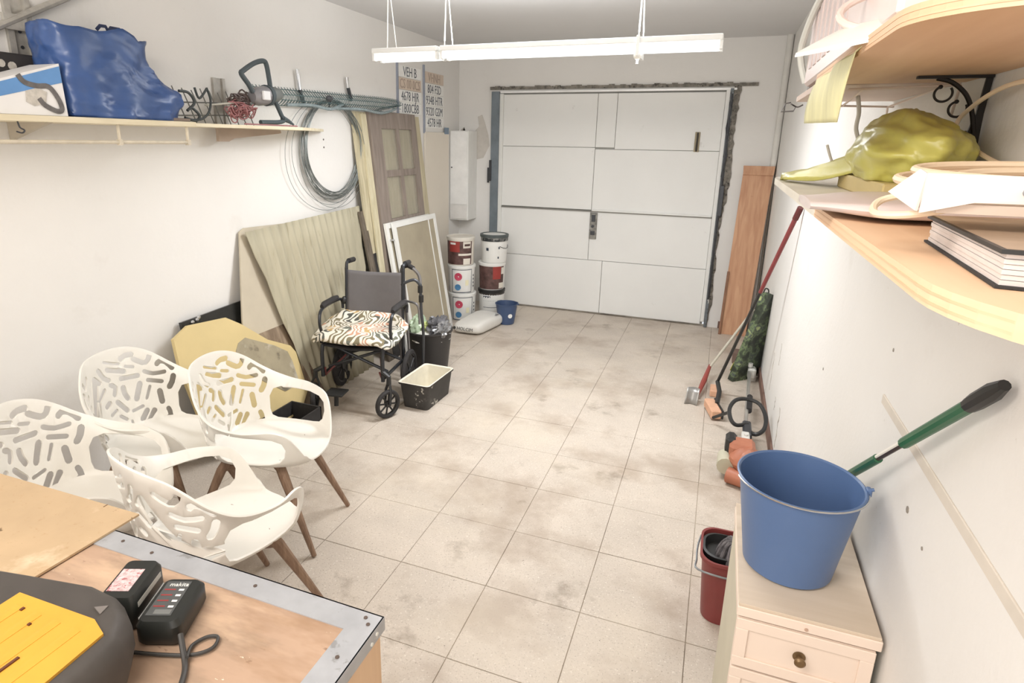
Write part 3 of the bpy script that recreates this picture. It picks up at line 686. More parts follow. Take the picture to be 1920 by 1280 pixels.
t = thing('panelled_door', 'grey brown door with small glass panes leaning on the left wall', 'door', (.25, 4.86, 0))
yA, yB_ = 4.46, 5.27
cols = [(4.635, 4.885), (4.935, 5.175)]; rws = [(1.545, 1.885), (1.14, 1.49), (.74, 1.09)]
ys = [yA]+[v for c in cols for v in c]+[yB_]; zs = [0.0, .74, 1.09, 1.14, 1.49, 1.545, 1.885, 2.02]
wb(lean_panel(yA, 4.635, 0, 2.02, L1, .035), 'stile', BRN, t, smooth=False)
wb(lean_panel(5.175, yB_, 0, 2.02, L1, .035), 'stile', BRN, t, smooth=False)
wb(lean_panel(4.635, 5.175, 1.885, 2.02, L1, .035), 'top_rail', BRN, t, smooth=False)
wb(lean_panel(4.635, 5.175, 0, .74, L1, .035), 'lower_panel', BRN, t, smooth=False)
for z0, z1 in ((1.09, 1.14), (1.49, 1.545)):
    for c in cols: wb(lean_panel(c[0], c[1], z0, z1, L1, .03), 'glazing_bar', BRN, t, smooth=False)
wb(lean_panel(4.885, 4.935, .74, 1.885, L1, .03), 'mullion', BRN, t, smooth=False)
GLASS = mat('old_glass', rgb(196, 190, 172), .15, alpha=.35)
Lg = LP(.04, 2.0, .25)
for z0, z1 in rws:
    for c in cols: wb(lean_panel(c[0], c[1], z0, z1, Lg, .004), 'pane', GLASS, t, smooth=False)
wb(MB().tube([L1(4.50, .98, .01), L1(4.50, .98, .05), L1(4.57, .97, .05)], .008), 'handle', BRIGHT_METAL, t)
# two white framed fly screens
SCREEN = mat('fly_screen', rgb(176, 166, 144), .8, var=.08, scale=3, alpha=.93)
def screen(y0, y1, xt, xb, label):
    t = thing('fly_screen', label, 'screen', (xb, (y0+y1)/2, 0), 0, 'white framed fly screens')
    L_ = LP(xt, 1.1, xb); f = .045
    for a, b_, c, d, nm in ((y0, y0+f, 0.005, 1.12, 'side_bar'), (y1-f, y1, .005, 1.12, 'side_bar'), (y0+f, y1-f, 1.12-f, 1.12, 'top_bar'), (y0+f, y1-f, .005, .005+f, 'bottom_bar')):
        wb(lean_panel(a, b_, c, d, L_, .022), nm, WHITE_METAL, t, smooth=False)
    wb(lean_panel(y0+f, y1-f, .05, 1.12-f, LP(xt-.008, 1.1, xb-.008), .003), 'mesh', SCREEN, t, smooth=False)
    wb(lean_panel(y1-.16, y1-.145, .05, 1.08, LP(xt-.004, 1.1, xb-.004), .008), 'inner_rod', WHITE_METAL, t, smooth=False)
screen(4.47, 5.29, .175, .365, 'white framed fly screen behind the other, its edge showing on the left')
screen(4.545, 5.37, .205, .395, 'white framed fly screen in front, beside the paint tubs')
# dark strips behind the corrugated sheet
for y0, y1, zt, x0, lb in ((4.22, 4.30, 1.24, .05, 'dark brown strip of board leaning behind the corrugated sheet'), (4.31, 4.42, .93, .09, 'short black board leaning at the foot of the pale batten')):
    t = thing('dark_strip', lb, 'board', (.3, y0, 0), 0)
    wb(lean_panel(y0, y1, 0, zt, LP(x0+.03, zt, .32), .015), 'board', wood('dark_strip_wood%d' % int(zt), rgb(84, 74, 64), rgb(118, 108, 94), 'z', 3) if zt > 1 else BLACK_SOFT, t, smooth=False)
# corrugated sheets
def corrugated(pts, L_, pitch, amp, skew):
    """pts: top-left, top-right, bottom-right, bottom-left in (y, z)"""
    (ya, za), (yb_, zb), (yc, zc), (yd_, zd) = pts
    b = MB(); nu, nv = 150, 8
    def fn(u, v):
        yt = ya+(yb_-ya)*u; ztp = za+(zb-za)*u; ybt = yd_+(yc-yd_)*u; zbt = zd+(zc-zd)*u
        y = ybt+(yt-ybt)*v; z = zbt+(ztp-zbt)*v
        w_ = math.sin((y+skew*z)*2*PI/pitch)*amp
        p = L_(y, z); return (p[0]+w_, p[1], p[2]+w_*.15)
    return b.grid(fn, nu, nv)
t = thing('flat_sheet', 'faded beige sheet leaning on the left wall behind the corrugated sheet', 'sheet', (.2, 3.2, 0))
wb(plate3([LP(.02, 1.25, .205)(*p) for p in ((2.955, 1.235), (3.0, 1.255), (3.9, 1.22), (3.9, .02), (2.72, .02), (2.83, .72))], .01, (1, 0, 0)), 'sheet', mat('faded_beige', rgb(198, 188, 168), .8, var=.06, scale=3), t, smooth=False)
t = thing('corrugated_sheet', 'cream corrugated sheet with a slanted left edge leaning on the left wall', 'sheet', (.3, 3.7, 0))
Lc = LP(.055, 1.25, .245)
wb(corrugated([(2.965, 1.235), (4.27, 1.28), (4.10, .0), (3.32, .0)], Lc, .075, .009, .12), 'sheet', CORR, t, solid=.004, ang=60)
# black glass panel, brown frame, yellow shaped board
t = thing('black_board', 'black glossy panel with small chrome fittings leaning behind the yellow board', 'panel', (.2, 2.7, 0))
Lb = LP(.035, .82, .20)
wb(plate3([Lb(*p) for p in ((2.43, .80), (2.93, .815), (3.13, .40), (3.13, .02), (2.43, .02))], .02, (1, 0, 0)), 'panel', mat('black_gloss', rgb(44, 44, 42), .25, var=.2, scale=8, stains=[(rgb(120, 116, 108), 9, .64, .08, .6)]), t, smooth=False)
b = MB()
for y, z in ((2.50, .785), (2.535, .79), (2.51, .76), (2.55, .80)): b.ball(Lb(y, z, .006), .012, .012, .012, 8)
wb(b, 'chrome_fitting', BRIGHT_METAL, t)
t = thing('picture_frame', 'dark brown wooden picture frame leaning between the black panel and the corrugated sheet', 'frame', (.25, 3.1, 0))
Lf = LP(.09, .7, .27)
DKW = wood('dark_frame_wood', rgb(92, 76, 62), rgb(122, 104, 88), 'y', 3)
wb(lean_panel(2.93, 3.20, .64, .69, Lf, .02), 'top_rail', DKW, t, smooth=False)
wb(lean_panel(3.15, 3.20, 0.0, .64, Lf, .02, 3.36, 3.42), 'side_rail', DKW, t, smooth=False)
wb(plate3([Lf(*p) for p in ((2.93, .64), (3.15, .64), (3.36, .02), (2.93, .02))], .008, (1, 0, 0)), 'backing', wood('brown_backing', rgb(120, 102, 84), rgb(160, 142, 120), 'z', 2), t, smooth=False)
t = thing('shaped_board', 'pale yellow table top with cut corners leaning on the left wall behind the chairs', 'board', (.28, 2.75, 0))
Ly = LP(.085, .8, .29)
pts = [(2.30, .60), (2.315, .745), (2.43, .79), (2.70, .765), (2.80, .70), (2.98, .55), (3.165, .455), (3.20, .40), (3.21, .13), (3.12, .05), (2.9, .005), (2.5, .0), (2.33, .2)]
wb(plate3([Ly(*p) for p in pts], .022, (1, 0, 0)), 'top', mat('yellow_board', rgb(214, 194, 142), .6, var=.05, scale=3), t, smooth=False)
wb(plate3([Ly(*p, .003) for p in ((2.70, .56), (2.735, .60), (2.80, .615), (3.02, .50), (3.12, .43), (3.14, .36), (3.15, .20), (3.0, .2), (2.75, .40))], .003, (1, 0, 0)), 'worn_print', mat('worn_print', rgb(168, 158, 134), .4, var=.1, scale=5, stains=[(rgb(96, 90, 78), 6, .56, .08, .7), (rgb(214, 208, 194), 4, .6, .1, .6)]), t, smooth=False)
t = thing('black_crate', 'low black plastic crate on the floor under the yellow board', 'crate', (.36, 2.85, 0))
wb(MB().box((.27, 2.66, 0), (.50, 3.02, .02)).box((.27, 2.66, 0), (.28, 3.02, .13)).box((.49, 2.66, 0), (.50, 3.02, .13)).box((.27, 2.66, 0), (.50, 2.67, .13)).box((.27, 3.01, 0), (.50, 3.02, .13)), 'body', BLACK_SOFT, t, smooth=False)
# ------------------------------------------------------------------ left wall shelves and what lies on them
SHELFW = wood('cream_shelf_board', rgb(214, 202, 172), rgb(234, 224, 198), 'y', 2.5)
t = thing('wall_shelf', 'long cream wooden shelf board on the left wall, carrying the blue bag', 'shelf', (.15, 1.6, 1.84), 0)
wb(MB().box((.0, .55, 1.842), (.30, 2.43, 1.866), ch=.002), 'board', SHELFW, t, smooth=False)
RAILC = mat('cream_rail', rgb(206, 196, 176), .5, var=.1, scale=20)
b = MB().tube([(.28, .6, 1.768), (.28, 2.395, 1.768)], .008, 8)
wb(b, 'hanging_rail', RAILC, t)
for y in (1.2, 2.01, 2.385): wb(MB().tube([(.28, y, 1.845), (.28, y, 1.765)], .007, 6).box((.27, y-.008, 1.755), (.29, y+.008, 1.78)), 'rail_support', RAILC, t)
wb(MB().tube(smooth_path([(.27, 1.60, 1.842), (.27, 1.605, 1.82), (.27, 1.62, 1.81), (.27, 1.61, 1.80), (.27, 1.59, 1.805)], 4), .003, 6), 'hook', DARK_GREY, t)
for y in (.9, 1.75): wb(plate3([(.001, y, 1.842), (.25, y, 1.842), (.001, y, 1.77)], .02), 'bracket', mat('shelf_bracket_tan', rgb(190, 180, 162), .6), t, smooth=False)
t = thing('short_shelf', 'cream shelf board with a pointed end on the left wall, carrying the mixer drill', 'shelf', (.13, 3.0, 1.84))
wb(MB().prism([(0, 2.435), (.27, 2.435), (.275, 3.30), (.24, 3.42), (.03, 3.87), (0, 3.87)], 1.845, 1.862), 'board', SHELFW, t, smooth=False)
wb(plate3([(.10, 2.78, 1.844), (.10, 3.31, 1.844), (.10, 3.315, 1.826), (.10, 3.29, 1.822), (.10, 2.90, 1.79), (.10, 2.855, 1.772), (.10, 2.78, 1.772)], .02, (1, 0, 0)), 'brace', mat('brown_brace', rgb(176, 158, 142), .6), t, smooth=False)
solo(MB().box((.04, 2.25, 1.867), (.27, 2.425, 1.882), ch=.002), 'wood_block', wood('brown_block', rgb(96, 82, 72), rgb(124, 108, 94), 'y'), 'small dark brown wood block on the shelf beside the blue bag', 'block', (.15, 2.34, 1.867), smooth=False)
# drill carton
t = thing('drill_carton', 'white carton with a blue band and printed drill, on the shelf beside the blue bag', 'box', (.18, 1.55, 1.867))
P2 = [(1.15, 1.868), (1.808, 1.868), (1.80, 2.066), (1.58, 2.0), (1.15, 1.87+.0)]
def yz(pts, x): return [(x, y, z) for y, z in pts]
wb(plate3(yz([(1.22, 1.868), (1.808, 1.868), (1.802, 2.066), (1.22, 1.875)], .26), .17, (1, 0, 0)), 'body', mat('carton_white', rgb(232, 230, 228), .55, var=.02), t, smooth=False)
wb(plate3(yz([(1.30, 1.892), (1.801, 2.056), (1.803, 1.995), (1.40, 1.885), (1.30, 1.878)], .2615), .001, (1, 0, 0)), 'blue_band', mat('carton_blue', rgb(98, 146, 200), .5), t, smooth=False)
PG = mat('print_grey', rgb(104, 100, 98), .5, var=.2, scale=40); PL = mat('print_light', rgb(196, 190, 180), .5, var=.15, scale=40)
wb(plate3(yz([(1.655, 1.955), (1.70, 1.968), (1.735, 1.955), (1.725, 1.915), (1.68, 1.90), (1.65, 1.915)], .263), .002, (1, 0, 0)), 'printed_motor', PL, t, smooth=False)
b = MB().tube(smooth_path([(.263, 1.635, 2.01), (.263, 1.655, 1.985), (.263, 1.70, 1.975), (.263, 1.745, 1.975), (.263, 1.775, 1.935), (.263, 1.785, 1.895), (.263, 1.765, 1.885), (.263, 1.72, 1.905), (.263, 1.70, 1.93)], 4), .011, 6, flat=.002, up=(1, 0, 0))
wb(b, 'printed_handle', PG, t)
# black tool case behind it
t = thing('black_tool_case', 'black tool case with pale printed marks, standing behind the drill carton', 'case', (.05, 1.6, 1.867))
wb(MB().box((.01, 1.3, 1.868), (.08, 1.86, 2.105), ch=.006), 'case', mat('case_black', rgb(52, 48, 46), .6, var=.2), t, smooth=False)
for y, z, r in ((1.655, 2.068, .018), (1.70, 2.062, .015), (1.74, 2.055, .017)):
    wb(MB().lathe([(.0001, 0), (r*.5, .001), (r, .001), (r, 0)], 10, Matrix(((0, 0, 1, .081), (1, 0, 0, y), (0, 1, 0, z), (0, 0, 0, 1)))), 'printed_mark', PL, t)
# uprights on the wall
STD = mat('dull_upright', rgb(178, 174, 166), .5, .3, var=.12, scale=20)
t = thing('shelf_upright', 'grey metal shelf upright above the drill carton, a slanted bar across its top', 'upright', (.01, 1.84, 1.9))
wb(MB().box((.0, 1.79, 1.90), (.004, 1.895, 2.33)).box((.004, 1.79, 1.90), (.016, 1.815, 2.33)).box((.004, 1.87, 1.90), (.016, 1.895, 2.33)), 'channel', STD, t, smooth=False)
for z in (2.14, 2.20, 2.26): wb(MB().cyl((.004, 1.843, z), (.007, 1.843, z), .007, n=8), 'slot', DARK_GREY, t)
wb(MB().tube([(.028, 1.45, 2.045), (.028, 2.30, 2.50)], .015, 8).box((.018, 1.77, 2.20), (.035, 1.86, 2.26)), 'slanted_bar', STD, t)
t = thing('shelf_upright', 'grey metal shelf upright behind the red cord, left of the mixer drill', 'upright', (.01, 2.9, 1.87), 0)
wb(MB().box((.0, 2.865, 1.865), (.004, 2.955, 2.12)).box((.004, 2.865, 1.865), (.016, 2.885, 2.12)).box((.004, 2.935, 1.865), (.016, 2.955, 2.12)), 'channel', STD, t, smooth=False)
# blue bag
random.seed(5)
from mathutils import noise as NZ
def bag_mesh():
    b = MB(); nu, nv = 72, 26
    def fn(u, v):
        a = 2*PI*u
        # widths shrink and lean back with height
        y0 = 1.835-.025*v+.0*math.sin(v*9); y1 = 2.385-.10*v-.05*sm((v-.35)*2)+.03*math.sin(v*7)
        x0, x1 = .04+.01*v, .285-.02*v
        e = 5.0; c, s = math.cos(a), math.sin(a)
        k = (abs(c)**e+abs(s)**e)**(-1/e)
        cx, cy = (x0+x1)/2, (y0+y1)/2; hx, hy = (x1-x0)/2, (y1-y0)/2
        yy = cy+hy*c*k; xx = cx+hx*s*k
        q = (yy-1.77)/(2.27-1.77)
        top = .355+.03*math.exp(-((q-.02)/.07)**2)+.028*math.exp(-((q-.66)/.10)**2)-.02*math.exp(-((q-.85)/.06)**2)-.005
        z = 1.867+top*v
        n1 = NZ.fractal(Vector((xx*7, yy*7, z*7)), .6, 2.1, 4); n2 = NZ.fractal(Vector((xx*16+5, yy*16, z*16)), .5, 2.2, 3)
        amp = .35+.65*math.sin(PI*min(v+.25, 1))
        fold = .03*math.exp(-((v-.3)/.10)**2)*sm((yy-2.1)/.2)
        return (max(.012, xx+(n1*.028+n2*.012)*amp*(1 if s > 0 else .4)+fold*s), yy+(n2*.012+fold)*c, z+(n1*.006 if v > .05 else 0))
    return b.grid(fn, nu, nv)
BLUE = mat('blue_bag', rgb(58, 86, 138), .3, var=.12, scale=5, bump=.45, bscale=11, spec=.6)
t = thing('blue_bag', 'large crumpled blue plastic carrier bag standing on the left shelf', 'bag', (.16, 2.1, 1.867))
bm_ = bag_mesh(); wb(bm_, 'body', BLUE, t, solid=.003, ang=50)
wb(MB().grid(lambda u, v: (.05+.22*u, 1.82+.52*v, 1.872), 2, 3), 'base', BLUE, t)
wb(MB().tube([(.22, 2.02, 2.225), (.225, 2.035, 2.243), (.22, 2.065, 2.245), (.215, 2.08, 2.225)], .008, 6, flat=.003, up=(1, 0, 0)), 'handle', mat('bag_handle', rgb(36, 46, 78), .6), t)
wb(MB().tube([(.10, 2.16, 2.23), (.10, 2.19, 2.262), (.10, 2.23, 2.262), (.10, 2.25, 2.235)], .012, 6, flat=.003, up=(1, 0, 0)), 'handle', MATS['bag_handle'], t)
# wire rack and loose cables
t = thing('wire_rack', 'grey wire rack with upright prongs between the blue bag and the mixer drill', 'rack', (.12, 2.65, 1.863))
WR = mat('rack_wire', rgb(118, 118, 114), .45, .5)
for i in range(9):
    y = 2.50+.062*i
    wb(MB().tube([(.12, y+.05, 1.866), (.11, y+.022, 1.95), (.09, y, 2.045-.006*(i % 3))], .0032, 5), 'prong', WR, t)
for z, x in ((1.90, .118), (1.965, .105)): wb(MB().tube([(x, 2.50, z), (x, 2.78, z+.012), (x, 3.0, z+.014)], .004, 5), 'cross_wire', WR, t)
wb(MB().tube([(.20, 2.60, 1.955), (.20, 2.75, 1.972), (.2, 2.86, 1.985)], .005, 6), 'front_wire', mat('rack_pale', rgb(176, 172, 160), .5), t)
BC = mat('black_cord', rgb(54, 60, 60), .5)
b = MB().tube(smooth_path([(.24, 2.40, 2.01), (.24, 2.46, 2.005), (.24, 2.49, 1.96), (.24, 2.44, 1.92), (.24, 2.47, 1.935), (.24, 2.515, 1.90), (.24, 2.49, 1.875), (.24, 2.42, 1.885)], 6), .007, 7)
solo(b, 'cable', BC, 'black looped cable sticking out beside the blue bag on the shelf', 'cable', (.24, 2.45, 1.868), 'loose black cables on the shelf')
b = MB().tube(smooth_path([(.22, 2.60, 2.04), (.22, 2.62, 1.98), (.22, 2.60, 1.92), (.22, 2.55, 1.885), (.22, 2.48, 1.877), (.2, 2.40, 1.872)], 6), .006, 7).tube(smooth_path([(.22, 2.52, 2.035), (.22, 2.545, 1.985), (.22, 2.60, 2.035)], 5), .006, 7)
solo(b, 'cable', BC, 'curved black cable leaning in front of the wire rack prongs', 'cable', (.22, 2.5, 1.868), 'loose black cables on the shelf')
def tangle(c, s, n, r, seed):
    random.seed(seed); pts = []
    for i in range(n):                     # loop after loop, each in its own plane
        p = Vector([c[k]+s[k]*random.uniform(-.8, .8) for k in range(3)])
        u = Vector((random.gauss(0, .35), random.gauss(0, 1), random.gauss(0, .5))).normalized()
        v = u.cross(Vector((random.gauss(0, 1), random.gauss(0, .3), random.gauss(0, .6)))).normalized()
        R = random.uniform(.02, .045)
        for k in range(7):
            q = p+(u*math.cos(k*.9)+v*math.sin(k*.9)*.8)*R
            q.z = max(1.872, q.z); q.x = max(.03, min(.265, q.x)); pts.append(q)
    return MB().tube(smooth_path(pts, 3), r, 5)
solo(tangle((.19, 2.86, 1.93), (.05, .10, .035), 26, .0034, 3), 'power_cord', mat('red_cord', rgb(160, 108, 108), .45), 'tangled heap of dark red cord on the left shelf under the mixer drill', 'cord', (.19, 2.86, 1.867))
solo(tangle((.17, 2.90, 2.0), (.04, .07, .015), 14, .0045, 8), 'power_cord', mat('brown_cord', rgb(92, 78, 74), .45), 'dark brown cord bunched on top of the red one, left of the mixer drill', 'cord', (.17, 2.9, 1.96))
# mixer drill with its frame handles
t = thing('mixer_drill', 'dark grey mixer drill with an angular loop handle at the end of the left shelf', 'drill', (.2, 3.08, 1.865))
HND = mat('drill_handle', rgb(72, 82, 86), .5, var=.06)
X = .21
up_ = smooth_path([(X, 2.955, 2.045), (X, 2.925, 2.085), (X, 2.875, 2.135), (X, 2.895, 2.155), (X, 2.98, 2.20), (X, 3.055, 2.222), (X, 3.085, 2.21), (X, 3.10, 2.14), (X, 3.11, 2.06)], 4)
wb(MB().tube(up_, .014, 10), 'upper_handle', HND, t)
lo_ = smooth_path([(X, 3.12, 2.03), (X, 3.155, 1.985), (X, 3.19, 1.93), (X, 3.21, 1.90), (X, 3.16, 1.888), (X, 3.08, 1.885), (X, 3.0, 1.883)], 4)
wb(MB().tube(lo_, .013, 10), 'lower_handle', HND, t)
wb(MB().tube([(X, 3.20, 1.912), (X, 3.25, 1.898), (X, 3.30, 1.878)], [.018, .013, .006], 8), 'foot', HND, t)
wb(MB().tube([(X-.01, 2.955, 2.02), (X-.01, 2.975, 2.022), (X-.01, 3.0, 2.025), (X-.01, 3.07, 2.035)], [.030, .044, .052, .054], 16), 'motor', mat('motor_grey', rgb(150, 148, 150), .35, .3), t)
wb(MB().box((X+.035, 2.985, 2.005), (X+.052, 3.045, 2.055), ch=.004), 'rating_plate', mat('rating_plate', rgb(232, 232, 232), .3), t, smooth=False)
wb(MB().tube([(X-.01, 3.07, 2.035), (X-.01, 3.10, 2.037)], [.060, .058], 16), 'collar', HND, t)
wb(MB().tube([(X-.01, 3.10, 2.037), (X-.01, 3.15, 2.045), (X-.01, 3.195, 2.05), (X-.01, 3.205, 2.05)], [.045, .045, .033, .012], 14), 'gear_housing', mat('gear_grey', rgb(120, 124, 122), .45, .3), t)
solo(MB().tube([(.27, 2.80, 1.868), (.27, 3.05, 1.868), (.26, 3.27, 1.868)], .004, 6), 'thin_wire', MATS['red_cord'], 'thin red wire lying along the front of the left shelf under the drill', 'wire', (.27, 3.0, 1.864))
# ------------------------------------------------------------------ wheelchair
TUBEB = mat('wheelchair_tube', rgb(52, 54, 58), .35, .3, var=.05)
def wheel(r, w_, spokes, m_t, m_s, name, parent, c, turn):
    """a wheel in the plane turned by turn about z, centre c"""
    M = Matrix.Translation(c) @ Matrix.Rotation(turn, 4, 'Z') @ Matrix.Rotation(PI/2, 4, 'Y')
    o = MB().lathe([(r*.80, -w_/2), (r*.93, -w_/2), (r, -w_*.2), (r, w_*.2), (r*.93, w_/2), (r*.80, w_/2), (r*.80, -w_/2)], 32, M).build(name, m_t, parent)
    MB().lathe([(r*.74, -w_*.3), (r*.81, -w_*.42), (r*.81, w_*.42), (r*.74, w_*.3), (r*.74, -w_*.3)], 32, M).build('rim', m_s, o)
    b = MB().lathe([(.0001, -w_*.5), (r*.2, -w_*.5), (r*.22, 0), (r*.2, w_*.5), (.0001, w_*.5)], 16, M)
    b.build('hub', m_s, o)
    for i in range(spokes):
        a = 2*PI*i/spokes+.2
        b2 = MB(); ca, sa = math.cos(a), math.sin(a)
        b2.tube([M @ Vector((r*.15*ca, r*.15*sa, 0)), M @ Vector((r*.77*ca, r*.77*sa, 0))], r*.065, 6)
        b2.build('spoke', m_s, o)
    return o
wc = thing('wheelchair', 'folding wheelchair with dark frame and patterned seat cushion, facing the camera by the left wall', 'wheelchair', (.535, 3.50, 0), PI+.17)
# local axes: +y forward, +x to the sitter's right (the left side of the picture)
HW = .215
for s in (1, -1):
    x = s*HW
    fb = MB()
    fb.tube([(x, -.21, .22), (x, -.215, .50), (x, -.245, .90)], .013, 8)
    fb.build('back_post', TUBEB, wc)
    MB().tube(smooth_path([(x, -.245, .88), (x, -.255, .93), (x, -.29, .94), (x, -.36, .935)], 5), .012, 8).build('push_handle', TUBEB, wc)
    MB().tube([(x, -.29, .94), (x, -.38, .935)], .019, 10).build('grip', BLACK_SOFT, wc)
    MB().tube([(x, -.20, .44), (x, .20, .45)], .013, 8).build('side_rail', TUBEB, wc)
    MB().tube([(x, -.20, .24), (x, .19, .25)], .012, 8).build('lower_rail', TUBEB, wc)
    MB().tube([(x, .20, .455), (x, .215, .40), (x, .215, .235)], .014, 8).build('front_post', TUBEB, wc)
    MB().tube(smooth_path([(x*1.14, -.22, .60), (x*1.16, -.21, .665), (x*1.18, -.12, .68), (x*1.18, .06, .68), (x*1.18, .13, .655), (x*1.17, .15, .58), (x*1.15, .13, .50), (x*1.1, .17, .46)], 5), .011, 8).build('arm_tube', TUBEB, wc)
    MB().tube([(x*1.18, -.15, .695), (x*1.18, -.11, .70), (x*1.18, .05, .70), (x*1.18, .10, .69)], [.014, .027, .028, .014], 10, flat=.018, up=(0, 0, 1)).build('arm_pad', BLACK_SOFT, wc)
    MB().ball((x*1.08, -.22, .66), .022, .024, .03).build('fold_joint', BLACK, wc)
    # castor with fork
    tr = -.55 if s < 0 else .3
    cx, cy = x*1.22, .265
    MB().tube([(x, .215, .30), (cx, .23, .275), (cx, .235, .225)], .017, 8).build('castor_stem', BLACK, wc)
    cs, sn = math.cos(tr), math.sin(tr)
    fk = MB()
    for q in (1, -1):
        ox, oy = q*.026*cs, q*.026*sn
        fk.tube([(cx+ox*.4, .235+oy*.4, .225), (cx+ox, .245+oy, .19), (cx+ox, cy+oy, .10)], .009, 6)
    fk.build('castor_fork', BLACK, wc)
    wheel(.098, .032, 8, BLACK_SOFT, BLACK, 'castor_wheel', wc, Vector((cx, cy, .099)), tr)
    rw = wheel(.16, .03, 8, BLACK_SOFT, BLACK, 'rear_wheel', wc, Vector((x*1.22, -.20, .161)), 0)
    MB().cyl((x*1.22-.004, -.20, .161), (x*1.22+.004, -.20, .161), .13, n=32).build('wheel_disc', BLACK_SOFT, rw)
    MB().tube([(x*.9, .22, .30), (x*.95, .20, .24), (x*.6, .02, .33)], .007, 6).build('stay', mat('stay_red', rgb(110, 60, 58), .5), wc)
    MB().tube([(-x, .12, .27), (x, .10, .43)], .011, 8).build('cross_brace', TUBEB, wc)
    MB().tube([(-x, -.14, .27), (x, -.12, .43)], .011, 8).build('cross_brace', TUBEB, wc)
MB().box((.02, .24, .155), (.15, .36, .168), ch=.003).tube([(.085, .30, .16), (.085, .31, .07)], .016, 6).build('footplate', BLACK, wc)
SL = mat('sling_fabric', rgb(104, 101, 102), .55, var=.06, scale=7, bump=.15, bscale=16)
def sling(u, v):
    x = -HW+2*HW*u; z = .50+.385*v
    sag = .035*math.sin(PI*u)*(1-.3*v)+.010*math.sin(u*9+v*5)*math.sin(PI*v)*math.sin(PI*u)
    return (x, -.205-.035*v-sag*.7, z-.02*math.sin(PI*u)*v*.5)
MB().grid(sling, 16, 14).build('backrest', SL, wc, solid=.006, ang=60)
MB().grid(lambda u, v: (-HW+2*HW*u, -.2+.4*v, .452-.02*math.sin(PI*u)), 8, 6).build('seat_sling', BLACK_SOFT, wc, solid=.005)
# patterned cushion: leaf print drawn from stretched, warped noise bands
m = bpy.data.materials.new('leaf_print'); m.use_nodes = True; nt = m.node_tree; N = nt.nodes; L = nt.links
bs = N['Principled BSDF']; bs.inputs['Roughness'].default_value = .85
tc = N.new('ShaderNodeTexCoord')
wv = N.new('ShaderNodeTexWave'); wv.inputs['Scale'].default_value = 8; wv.inputs['Distortion'].default_value = 22; wv.inputs['Detail'].default_value = 1.2; wv.inputs['Detail Scale'].default_value = 1.1
L.new(tc.outputs['Object'], wv.inputs[0])
vo = N.new('ShaderNodeTexVoronoi'); vo.inputs['Scale'].default_value = 9; L.new(tc.outputs['Object'], vo.inputs[0])
cr = N.new('ShaderNodeValToRGB'); cr.color_ramp.interpolation = 'CONSTANT'; el = cr.color_ramp.elements
el[0].position = 0; el[0].color = (*rgb(108, 110, 98), 1); el[1].position = .25; el[1].color = (*rgb(128, 118, 92), 1)
for p_, c_ in ((.45, (196, 150, 124)), (.62, (84, 84, 76)), (.8, (196, 164, 112))):
    e_ = el.new(p_); e_.color = (*rgb(*c_), 1)
L.new(vo.outputs['Color'], cr.inputs[0])
mr = N.new('ShaderNodeMapRange'); mr.inputs['From Min'].default_value = .40; mr.inputs['From Max'].default_value = .46; L.new(wv.outputs['Fac'], mr.inputs['Value'])
mx = N.new('ShaderNodeMix'); mx.data_type = 'RGBA'; L.new(mr.outputs[0], mx.inputs[0]); L.new(cr.outputs[0], mx.inputs[6]); mx.inputs[7].default_value = (*rgb(226, 220, 206), 1)
L.new(mx.outputs[2], bs.inputs['Base Color'])
def cush(u, v):
    a = 2*PI*u; t_ = PI*v
    e = .45
    def sp(c): return math.copysign(abs(c)**e, c)
    r = math.sin(t_)**.5 if 0 < t_ < PI else 0
    x = .285*sp(math.cos(a))*r; y = .235*sp(math.sin(a))*r+.01
    z = .515+.040*math.cos(t_)
    edge = sm((abs(x)-.17)/.09); z -= .045*edge*(1 if y > .05 else .3)
    z += .055*sm((-y-.06)/.12)*(1-edge*.6)*(1 if math.cos(t_) > -.2 else .4)
    z -= .02*sm((y-.17)/.08)
    z += .012*math.sin(x*22+y*7)*math.sin(y*15)
    if x > .17: z += .01
    return (x*1.08+.015, y, z)
MB().grid(cush, 44, 18).build('cushion', m, wc, ang=80)
# walking frame beside it
t = thing('walking_frame', 'folded grey tubular walking frame between the wheelchair and the fly screens', 'walking frame', (.72, 3.88, 0))
WF = mat('walker_tube', rgb(142, 140, 140), .3, .6)
wb(MB().tube(smooth_path([(.62, 3.88, .05), (.625, 3.88, .45), (.63, 3.88, .82), (.65, 3.87, .90), (.70, 3.86, .92), (.765, 3.83, .905), (.80, 3.84, .86), (.81, 3.84, .80)], 5), .012, 8), 'upper_frame', WF, t)
wb(MB().tube(smooth_path([(.81, 3.84, .80), (.815, 3.84, .60), (.82, 3.86, .42), (.79, 3.90, .05)], 5), .011, 8), 'front_leg', DARK_GREY, t)
wb(MB().tube([(.65, 3.868, .905), (.70, 3.858, .925), (.76, 3.833, .91)], [.016, .019, .016], 10), 'grip', BLACK_SOFT, t)
wb(MB().tube(smooth_path([(.63, 3.80, .735), (.70, 3.77, .80), (.79, 3.78, .84), (.83, 3.80, .80)], 5), .011, 8), 'second_grip_tube', DARK_GREY, t)
wb(MB().tube(smooth_path([(.63, 3.86, .66), (.70, 3.84, .66), (.78, 3.82, .655), (.80, 3.83, .61), (.805, 3.83, .50)], 5), .009, 8), 'cross_tube', WF, t)
for p in ((.808, 3.84, .76), (.815, 3.84, .69)): wb(MB().cyl((p[0], p[1], p[2]-.025), (p[0], p[1], p[2]+.025), .018, n=10), 'push_button_sleeve', BLACK, t)
wb(MB().tube([(.66, 3.95, .05), (.65, 3.93, .45), (.64, 3.90, .86)], .011, 8), 'rear_leg', WF, t)
